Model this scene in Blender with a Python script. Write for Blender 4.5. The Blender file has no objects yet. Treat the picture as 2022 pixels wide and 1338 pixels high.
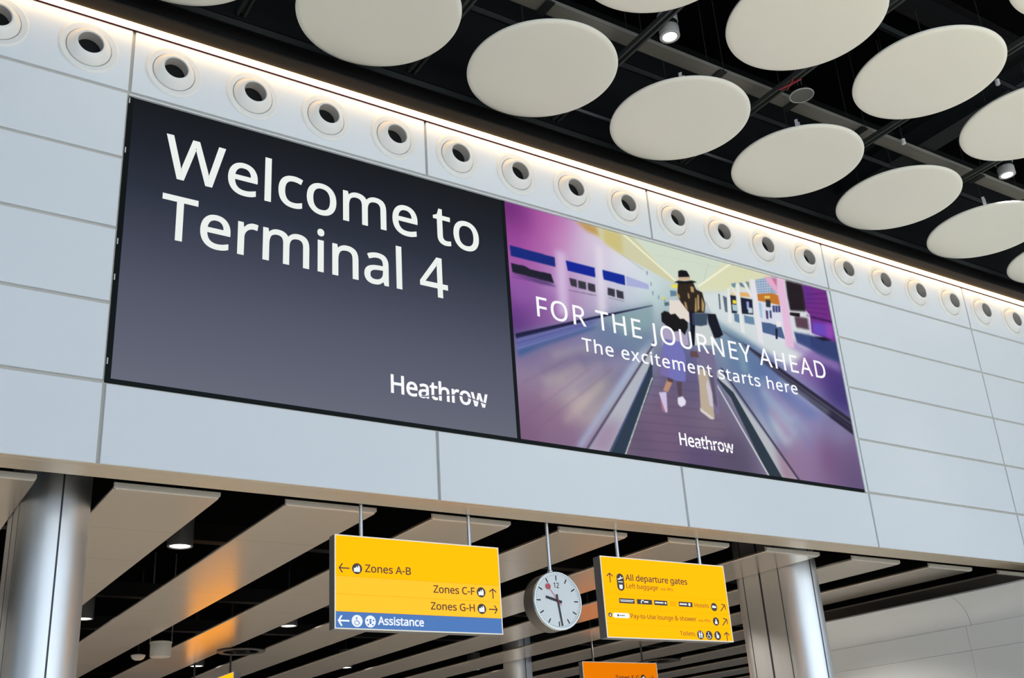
import bpy, bmesh, math, json, random
import numpy as np
from mathutils import Matrix, Vector
from mathutils.geometry import tessellate_polygon
random.seed(4)
scene = bpy.context.scene
COL = scene.collection

# ------------------------------------------------------------------ camera
CAM = (-1.991, -9.753, 1.6)
cam_d = bpy.data.cameras.new('camera'); cam = bpy.data.objects.new('camera', cam_d); COL.objects.link(cam)
RT = [[0.851194, -0.522066, -0.053994], [0.152278, 0.3441, -0.926502], [0.502275, 0.780411, 0.372395]]
Mw = Matrix(((RT[0][0], -RT[1][0], -RT[2][0], CAM[0]), (RT[0][1], -RT[1][1], -RT[2][1], CAM[1]), (RT[0][2], -RT[1][2], -RT[2][2], CAM[2]), (0, 0, 0, 1)))
cam.matrix_world = Mw
cam_d.sensor_width = 36.0; cam_d.lens = 36.0 * 2097.7 / 2022
cam_d.shift_x = (1011 - 958.85) / 2022; cam_d.shift_y = (742.85 - 669) / 2022
cam_d.clip_end = 300
scene.camera = cam

# ------------------------------------------------------------------ world, lights, exposure
scene.view_settings.view_transform = 'Standard'; scene.view_settings.look = 'None'
scene.view_settings.exposure = 0.0; scene.view_settings.gamma = 1.0; scene.view_settings.use_curve_mapping = False
wd = bpy.data.worlds.new('daylight'); scene.world = wd; wd.use_nodes = True
bg = wd.node_tree.nodes['Background']; bg.inputs[0].default_value = (0.66, 0.82, 1.0, 1); bg.inputs[1].default_value = 0.72

def area(name, loc, rot, sx, sy, power, color, spread=180):
    d = bpy.data.lights.new(name, 'AREA'); d.shape = 'RECTANGLE'; d.size = sx; d.size_y = sy; d.energy = power; d.color = color
    d.spread = math.radians(spread)
    o = bpy.data.objects.new(name, d); o.location = loc; o.rotation_euler = rot; COL.objects.link(o); return o
def spot(name, loc, power, color, angle=80, r=0.06):
    d = bpy.data.lights.new(name, 'SPOT'); d.energy = power; d.color = color; d.spot_size = math.radians(angle); d.spot_blend = 0.6; d.shadow_soft_size = r
    o = bpy.data.objects.new(name, d); o.location = loc; COL.objects.link(o); return o
# the glazed facade far behind the camera and an added overhead fill for the floor and discs
area('facade_daylight', (8, -31, 5.5), (math.radians(90), 0, 0), 60, 9, 3350, (0.77, 0.885, 1.0))
area('overhead_fill', (16, -18.5, 12.3), (0, 0, 0), 44, 10, 8000, (1.0, 0.96, 0.82), 105)
# added grid of fill spots for hall floor and baffles, most without a fitting
for gx in (-5.45, -1.85, 1.75, 5.35, 8.95, 12.55, 17.95, 21.55):
    for gy in (3.42, 8.9, 14.4, 19.9, 25.4, 30.9):
        if gx > 13 and gy < 8: continue
        spot('hall_fill_spot', (gx, gy, 4.78), 385 if gy < 12 else 180, (1.0, 0.93, 0.82), 130)

# ------------------------------------------------------------------ materials
def lin(c): return tuple(((v / 255) / 12.92 if v / 255 <= 0.04045 else ((v / 255 + 0.055) / 1.055) ** 2.4) for v in c)
def mat(name, rgb, rough=0.5, metal=0.0, emit=None, strength=0.0, spec=0.5, noise=0.0, nscale=6.0, stretch=None, aniso=0.0, bump=0.0):
    m = bpy.data.materials.new(name); m.use_nodes = True; nt = m.node_tree; b = nt.nodes['Principled BSDF']
    b.inputs['Base Color'].default_value = (*rgb, 1); b.inputs['Roughness'].default_value = rough; b.inputs['Metallic'].default_value = metal
    b.inputs['Specular IOR Level'].default_value = spec
    if aniso: b.inputs['Anisotropic'].default_value = aniso
    if emit: b.inputs['Emission Color'].default_value = (*emit, 1); b.inputs['Emission Strength'].default_value = strength
    if noise or bump:
        tc = nt.nodes.new('ShaderNodeTexCoord'); mp = nt.nodes.new('ShaderNodeMapping'); nz = nt.nodes.new('ShaderNodeTexNoise')
        nz.inputs['Scale'].default_value = nscale; nz.inputs['Detail'].default_value = 4
        if stretch: mp.inputs['Scale'].default_value = stretch
        nt.links.new(tc.outputs['Object'], mp.inputs[0]); nt.links.new(mp.outputs[0], nz.inputs['Vector'])
        if noise:
            mx = nt.nodes.new('ShaderNodeMix'); mx.data_type = 'RGBA'
            mx.inputs[6].default_value = (*[v * (1 - noise) for v in rgb], 1); mx.inputs[7].default_value = (*[min(1, v * (1 + noise)) for v in rgb], 1)
            nt.links.new(nz.outputs['Fac'], mx.inputs[0]); nt.links.new(mx.outputs[2], b.inputs['Base Color'])
            ra = nt.nodes.new('ShaderNodeMapRange'); ra.inputs[3].default_value = max(0, rough - 0.04); ra.inputs[4].default_value = rough + 0.04
            nt.links.new(nz.outputs['Fac'], ra.inputs[0]); nt.links.new(ra.outputs[0], b.inputs['Roughness'])
        if bump:
            bp = nt.nodes.new('ShaderNodeBump'); bp.inputs['Strength'].default_value = bump; bp.inputs['Distance'].default_value = 0.01
            nt.links.new(nz.outputs['Fac'], bp.inputs['Height']); nt.links.new(bp.outputs[0], b.inputs['Normal'])
    return m
M = dict(
    panel=mat('wall_panel_paint', (0.755, 0.80, 0.855), 0.42, noise=0.012, nscale=0.8),
    backing=mat('joint_backing', (0.52, 0.50, 0.46), 0.7),
    nozzle=mat('nozzle_plastic', (0.80, 0.80, 0.79), 0.4),
    throat=mat('nozzle_throat', (0.50, 0.47, 0.45), 0.6),
    black=mat('black_paint', (0.006, 0.0065, 0.007), 0.7, spec=0.2),
    deck=mat('black_deck', (0.0035, 0.0038, 0.004), 0.9, spec=0.0, noise=0.3),
    bezel=mat('bezel_black', (0.003, 0.006, 0.007), 0.5, spec=0.15),
    glow=mat('led_diffuser', (0.9, 0.88, 0.85), 0.5, emit=(1.0, 0.60, 0.24), strength=5.4),
    lip=mat('purple_lip', (0.05, 0.006, 0.03), 0.5, spec=0.1),
    ledge=mat('dark_bulkhead', (0.016, 0.013, 0.011), 0.55, spec=0.12),
    disc=mat('disc_acoustic', (0.81, 0.795, 0.71), 0.75, noise=0.01, nscale=1.0),
    soffit=mat('soffit_metal', (0.60, 0.515, 0.40), 0.36, metal=0.4, noise=0.03, nscale=2, stretch=(0.3, 3, 3)),
    slat=mat('slat_metal', (0.53, 0.465, 0.395), 0.24, metal=0.72, noise=0.03, nscale=1.5, stretch=(1, 0.4, 1)),
    lipm=mat('slat_lip', (0.66, 0.63, 0.57), 0.4),
    steel=mat('brushed_steel', (0.80, 0.81, 0.82), 0.42, metal=1.0, noise=0.03, nscale=5, stretch=(6, 6, 0.25)),
    rod=mat('rod_steel', (0.70, 0.72, 0.74), 0.28, metal=0.9),
    seam=mat('seam_dark', (0.03, 0.03, 0.04), 0.4),
    housing=mat('sign_housing', (0.17, 0.175, 0.18), 0.45, metal=0.3),
    rim=mat('sign_rim', (0.75, 0.73, 0.66), 0.35, emit=(1, 0.93, 0.75), strength=0.25),
    yellow=mat('sign_yellow', (0.40, 0.12, 0.0), 0.5, emit=(1.0, 0.395, 0.0), strength=1.22, spec=0.05),
    yellow2=mat('sign_yellow_pale', (0.40, 0.12, 0.005), 0.5, emit=(1.0, 0.425, 0.022), strength=1.22, spec=0.05),
    orange=mat('sign_orange', (0.4, 0.1, 0.0), 0.5, emit=(1.0, 0.24, 0.0), strength=0.70, spec=0.05),
    blue=mat('sign_blue', (0.05, 0.12, 0.32), 0.5, emit=(0.085, 0.20, 0.46), strength=0.6, spec=0.1),
    brown=mat('sign_ink', (0.09, 0.065, 0.03), 0.5, emit=(0.20, 0.13, 0.05), strength=0.25, spec=0.2),
    ink=mat('sign_ink_grey', (0.085, 0.075, 0.07), 0.5, spec=0.2),
    paleink=mat('sign_ink_pale', (0.14, 0.085, 0.02), 0.5, emit=(0.30, 0.17, 0.02), strength=0.5, spec=0.1),
    signline=mat('sign_line', (0.35, 0.10, 0.0), 0.5, emit=(1.0, 0.36, 0.0), strength=1.1, spec=0.05),
    white=mat('sign_white', (0.85, 0.85, 0.86), 0.4, emit=(1, 1, 1), strength=0.35),
    dial=mat('clock_dial', (0.80, 0.84, 0.87), 0.2, spec=0.4),
    hand=mat('clock_hand', (0.012, 0.011, 0.02), 0.4),
    red=mat('clock_red', (0.62, 0.07, 0.11), 0.4),
    clock=mat('clock_case', (0.115, 0.105, 0.095), 0.42, metal=0.3),
    clockrim=mat('clock_rim', (0.70, 0.74, 0.73), 0.25, metal=0.7),
    canw=mat('can_white', (0.45, 0.45, 0.45), 0.4),
    canb=mat('can_grey', (0.075, 0.078, 0.082), 0.5), duct=mat('duct_black', (0.008, 0.008, 0.009), 0.6, spec=0.15),
    lamp=mat('lamp_lens', (1, 1, 1), 0.4, emit=(1.0, 0.95, 0.90), strength=4.0),
    rail=mat('rail_steel', (0.07, 0.078, 0.074), 0.5, metal=0.3), beam=mat('beam_steel', (0.022, 0.026, 0.026), 0.6, metal=0.2), darkrod=mat('dark_rod', (0.03, 0.03, 0.03), 0.4),
    tray=mat('tray_steel', (0.30, 0.285, 0.25), 0.5, metal=0.3, noise=0.35, nscale=9, stretch=(0.25, 14, 1)),
    speaker=mat('speaker_mesh', (0.14, 0.145, 0.14), 0.7),
    grey=mat('plastic_grey', (0.42, 0.41, 0.38), 0.5),
    cove=mat('cove_panel', (0.71, 0.74, 0.755), 0.36, noise=0.02, nscale=1),
    floor=mat('floor_stone', (0.62, 0.60, 0.565), 0.35, noise=0.06, nscale=3),
    hall=mat('hall_plaster', (0.74, 0.72, 0.68), 0.7, noise=0.03),
    letter=mat('screen_letter', (0.05, 0.05, 0.05), 0.4, emit=(0.80, 0.835, 0.80), strength=1.0),
    wletter=mat('screen_letter_white', (0.05, 0.05, 0.05), 0.4, emit=(0.90, 0.90, 0.92), strength=1.0),
    wire=mat('wire_steel', (0.03, 0.032, 0.034), 0.5, metal=0.3),
    clip=mat('clip_white', (0.55, 0.56, 0.58), 0.5),
    redtag=mat('tag_red', (0.30, 0.03, 0.04), 0.5),
)
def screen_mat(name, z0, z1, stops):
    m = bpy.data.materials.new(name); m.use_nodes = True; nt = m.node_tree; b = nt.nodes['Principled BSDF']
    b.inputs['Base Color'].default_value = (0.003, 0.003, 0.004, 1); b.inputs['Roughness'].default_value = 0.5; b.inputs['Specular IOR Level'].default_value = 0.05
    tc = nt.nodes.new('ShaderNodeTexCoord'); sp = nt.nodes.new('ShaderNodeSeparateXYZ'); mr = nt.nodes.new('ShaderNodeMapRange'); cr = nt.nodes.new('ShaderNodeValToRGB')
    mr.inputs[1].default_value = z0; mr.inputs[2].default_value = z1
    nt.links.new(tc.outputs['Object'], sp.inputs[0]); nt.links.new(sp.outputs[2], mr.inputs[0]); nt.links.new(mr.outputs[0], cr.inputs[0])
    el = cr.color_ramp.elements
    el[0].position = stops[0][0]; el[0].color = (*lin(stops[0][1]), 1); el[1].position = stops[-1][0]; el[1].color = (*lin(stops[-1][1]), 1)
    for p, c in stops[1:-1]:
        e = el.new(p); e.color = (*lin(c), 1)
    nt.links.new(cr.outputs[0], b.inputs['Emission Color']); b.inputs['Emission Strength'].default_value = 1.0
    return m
def vcol_mat(name):
    m = bpy.data.materials.new(name); m.use_nodes = True; nt = m.node_tree; b = nt.nodes['Principled BSDF']
    b.inputs['Base Color'].default_value = (0.003, 0.003, 0.004, 1); b.inputs['Roughness'].default_value = 0.5; b.inputs['Specular IOR Level'].default_value = 0.05
    a = nt.nodes.new('ShaderNodeAttribute'); a.attribute_name = 'picture'
    nt.links.new(a.outputs['Color'], b.inputs['Emission Color']); b.inputs['Emission Strength'].default_value = 1.0
    return m

# ------------------------------------------------------------------ mesh helpers
class MB:
    def __init__(s): s.v = []; s.f = []
    def add(s, vs, fs):
        o = len(s.v); s.v += [tuple(v) for v in vs]; s.f += [tuple(i + o for i in f) for f in fs]; return s
    def box(s, x0, x1, y0, y1, z0, z1, b=0.0):
        if b <= 0:
            v = [(x0, y0, z0), (x1, y0, z0), (x1, y1, z0), (x0, y1, z0), (x0, y0, z1), (x1, y0, z1), (x1, y1, z1), (x0, y1, z1)]
            return s.add(v, [(0, 3, 2, 1), (4, 5, 6, 7), (0, 1, 5, 4), (1, 2, 6, 5), (2, 3, 7, 6), (3, 0, 4, 7)])
        # bevelled on the -y face's outline
        v = [(x0 + b, y0, z0 + b), (x1 - b, y0, z0 + b), (x1 - b, y0, z1 - b), (x0 + b, y0, z1 - b), (x0, y0 + b, z0), (x1, y0 + b, z0), (x1, y0 + b, z1), (x0, y0 + b, z1), (x0, y1, z0), (x1, y1, z0), (x1, y1, z1), (x0, y1, z1)]
        return s.add(v, [(0, 1, 2, 3), (4, 5, 1, 0), (5, 6, 2, 1), (6, 7, 3, 2), (7, 4, 0, 3), (8, 9, 5, 4), (9, 10, 6, 5), (10, 11, 7, 6), (11, 8, 4, 7), (11, 10, 9, 8)])
    def lathe(s, prof, n=48, axis='z', c=(0, 0, 0), caps=(False, False)):
        vs = []; fs = []
        for r, h in prof:
            for k in range(n):
                a = 2 * math.pi * k / n; p, q = r * math.cos(a), r * math.sin(a)
                vs.append((c[0] + p, c[1] + q, c[2] + h) if axis == 'z' else ((c[0] + p, c[1] + h, c[2] + q) if axis == 'y' else (c[0] + h, c[1] + p, c[2] + q)))
        for i in range(len(prof) - 1):
            for k in range(n):
                k2 = (k + 1) % n; fs.append((i * n + k, i * n + k2, (i + 1) * n + k2, (i + 1) * n + k))
        if caps[0]: fs.append(tuple(range(n)))
        if caps[1]: fs.append(tuple((len(prof) - 1) * n + k for k in range(n)))
        return s.add(vs, fs)
    def rod(s, a, b, r, n=12):
        a, b = Vector(a), Vector(b); d = (b - a).normalized(); u = d.orthogonal().normalized(); w = d.cross(u)
        vs = []
        for p in (a, b):
            for k in range(n):
                t = 2 * math.pi * k / n; vs.append(p + (u * math.cos(t) + w * math.sin(t)) * r)
        return s.add(vs, [(k, (k + 1) % n, n + (k + 1) % n, n + k) for k in range(n)] + [tuple(range(n)), tuple(n + k for k in range(n))])
    def prism(s, loops, y0, y1):
        """extrude flat loops given in (x, z): loops[0] outline, the rest holes; front face at y0"""
        o = len(s.v); flat = [p for l in loops for p in l]; n = len(flat)
        tris = tessellate_polygon([[Vector((p[0], p[1], 0)) for p in l] for l in loops])
        vs = [(p[0], y0, p[1]) for p in flat]; fs = [tuple(t) for t in tris]
        if y1 is not None:
            vs += [(p[0], y1, p[1]) for p in flat]; i = 0
            for l in loops:
                m = len(l)
                for k in range(m): fs.append((i + k, i + (k + 1) % m, n + i + (k + 1) % m, n + i + k))
                i += m
        return s.add(vs, fs)
    def build(s, name, material, parent=None, smooth=False, bevel=0.0, loc=None):
        me = bpy.data.meshes.new(name); me.from_pydata(s.v, [], s.f); me.validate()
        bm = bmesh.new(); bm.from_mesh(me); bmesh.ops.recalc_face_normals(bm, faces=bm.faces); bm.to_mesh(me); bm.free()
        me.materials.append(material); o = bpy.data.objects.new(name, me); COL.objects.link(o)
        if parent is not None: o.parent = parent
        if loc: o.location = loc
        if smooth:
            me.polygons.foreach_set('use_smooth', [True] * len(me.polygons)); me.update()
            try: me.set_sharp_from_angle(angle=math.radians(35))
            except Exception: pass
        if bevel:
            bv = o.modifiers.new('soft_edge', 'BEVEL'); bv.width = bevel; bv.segments = 2; bv.limit_method = 'ANGLE'
        return o
def tag(o, label=None, cat=None, group=None, kind=None):
    if label: o['label'] = label
    if cat: o['category'] = cat
    if group: o['group'] = group
    if kind: o['kind'] = kind
    return o
def thing(name, label, cat, loc=(0, 0, 0), rz=0.0, group=None, kind='thing'):
    o = bpy.data.objects.new(name, None); o.location = loc; o.rotation_euler = (0, 0, rz); o.empty_display_size = 0.2; COL.objects.link(o)
    return tag(o, label, cat, group, kind)
def struct(o): return tag(o, kind='structure')
def dup(root, loc, label, rz=None):
    r = root.copy(); COL.objects.link(r); r.location = loc; r['label'] = label
    if rz is not None: r.rotation_euler = (0, 0, rz)
    for ch in root.children:
        c = ch.copy(); COL.objects.link(c); c.parent = r
        for g in ch.children:
            d = g.copy(); COL.objects.link(d); d.parent = c
    return r
NTH = ['first', 'second', 'third', 'fourth', 'fifth', 'sixth', 'seventh', 'eighth', 'ninth', 'tenth', 'eleventh', 'twelfth', 'thirteenth', 'fourteenth', 'fifteenth', 'sixteenth', 'seventeenth', 'eighteenth', 'nineteenth', 'twentieth', 'twenty-first']

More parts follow.
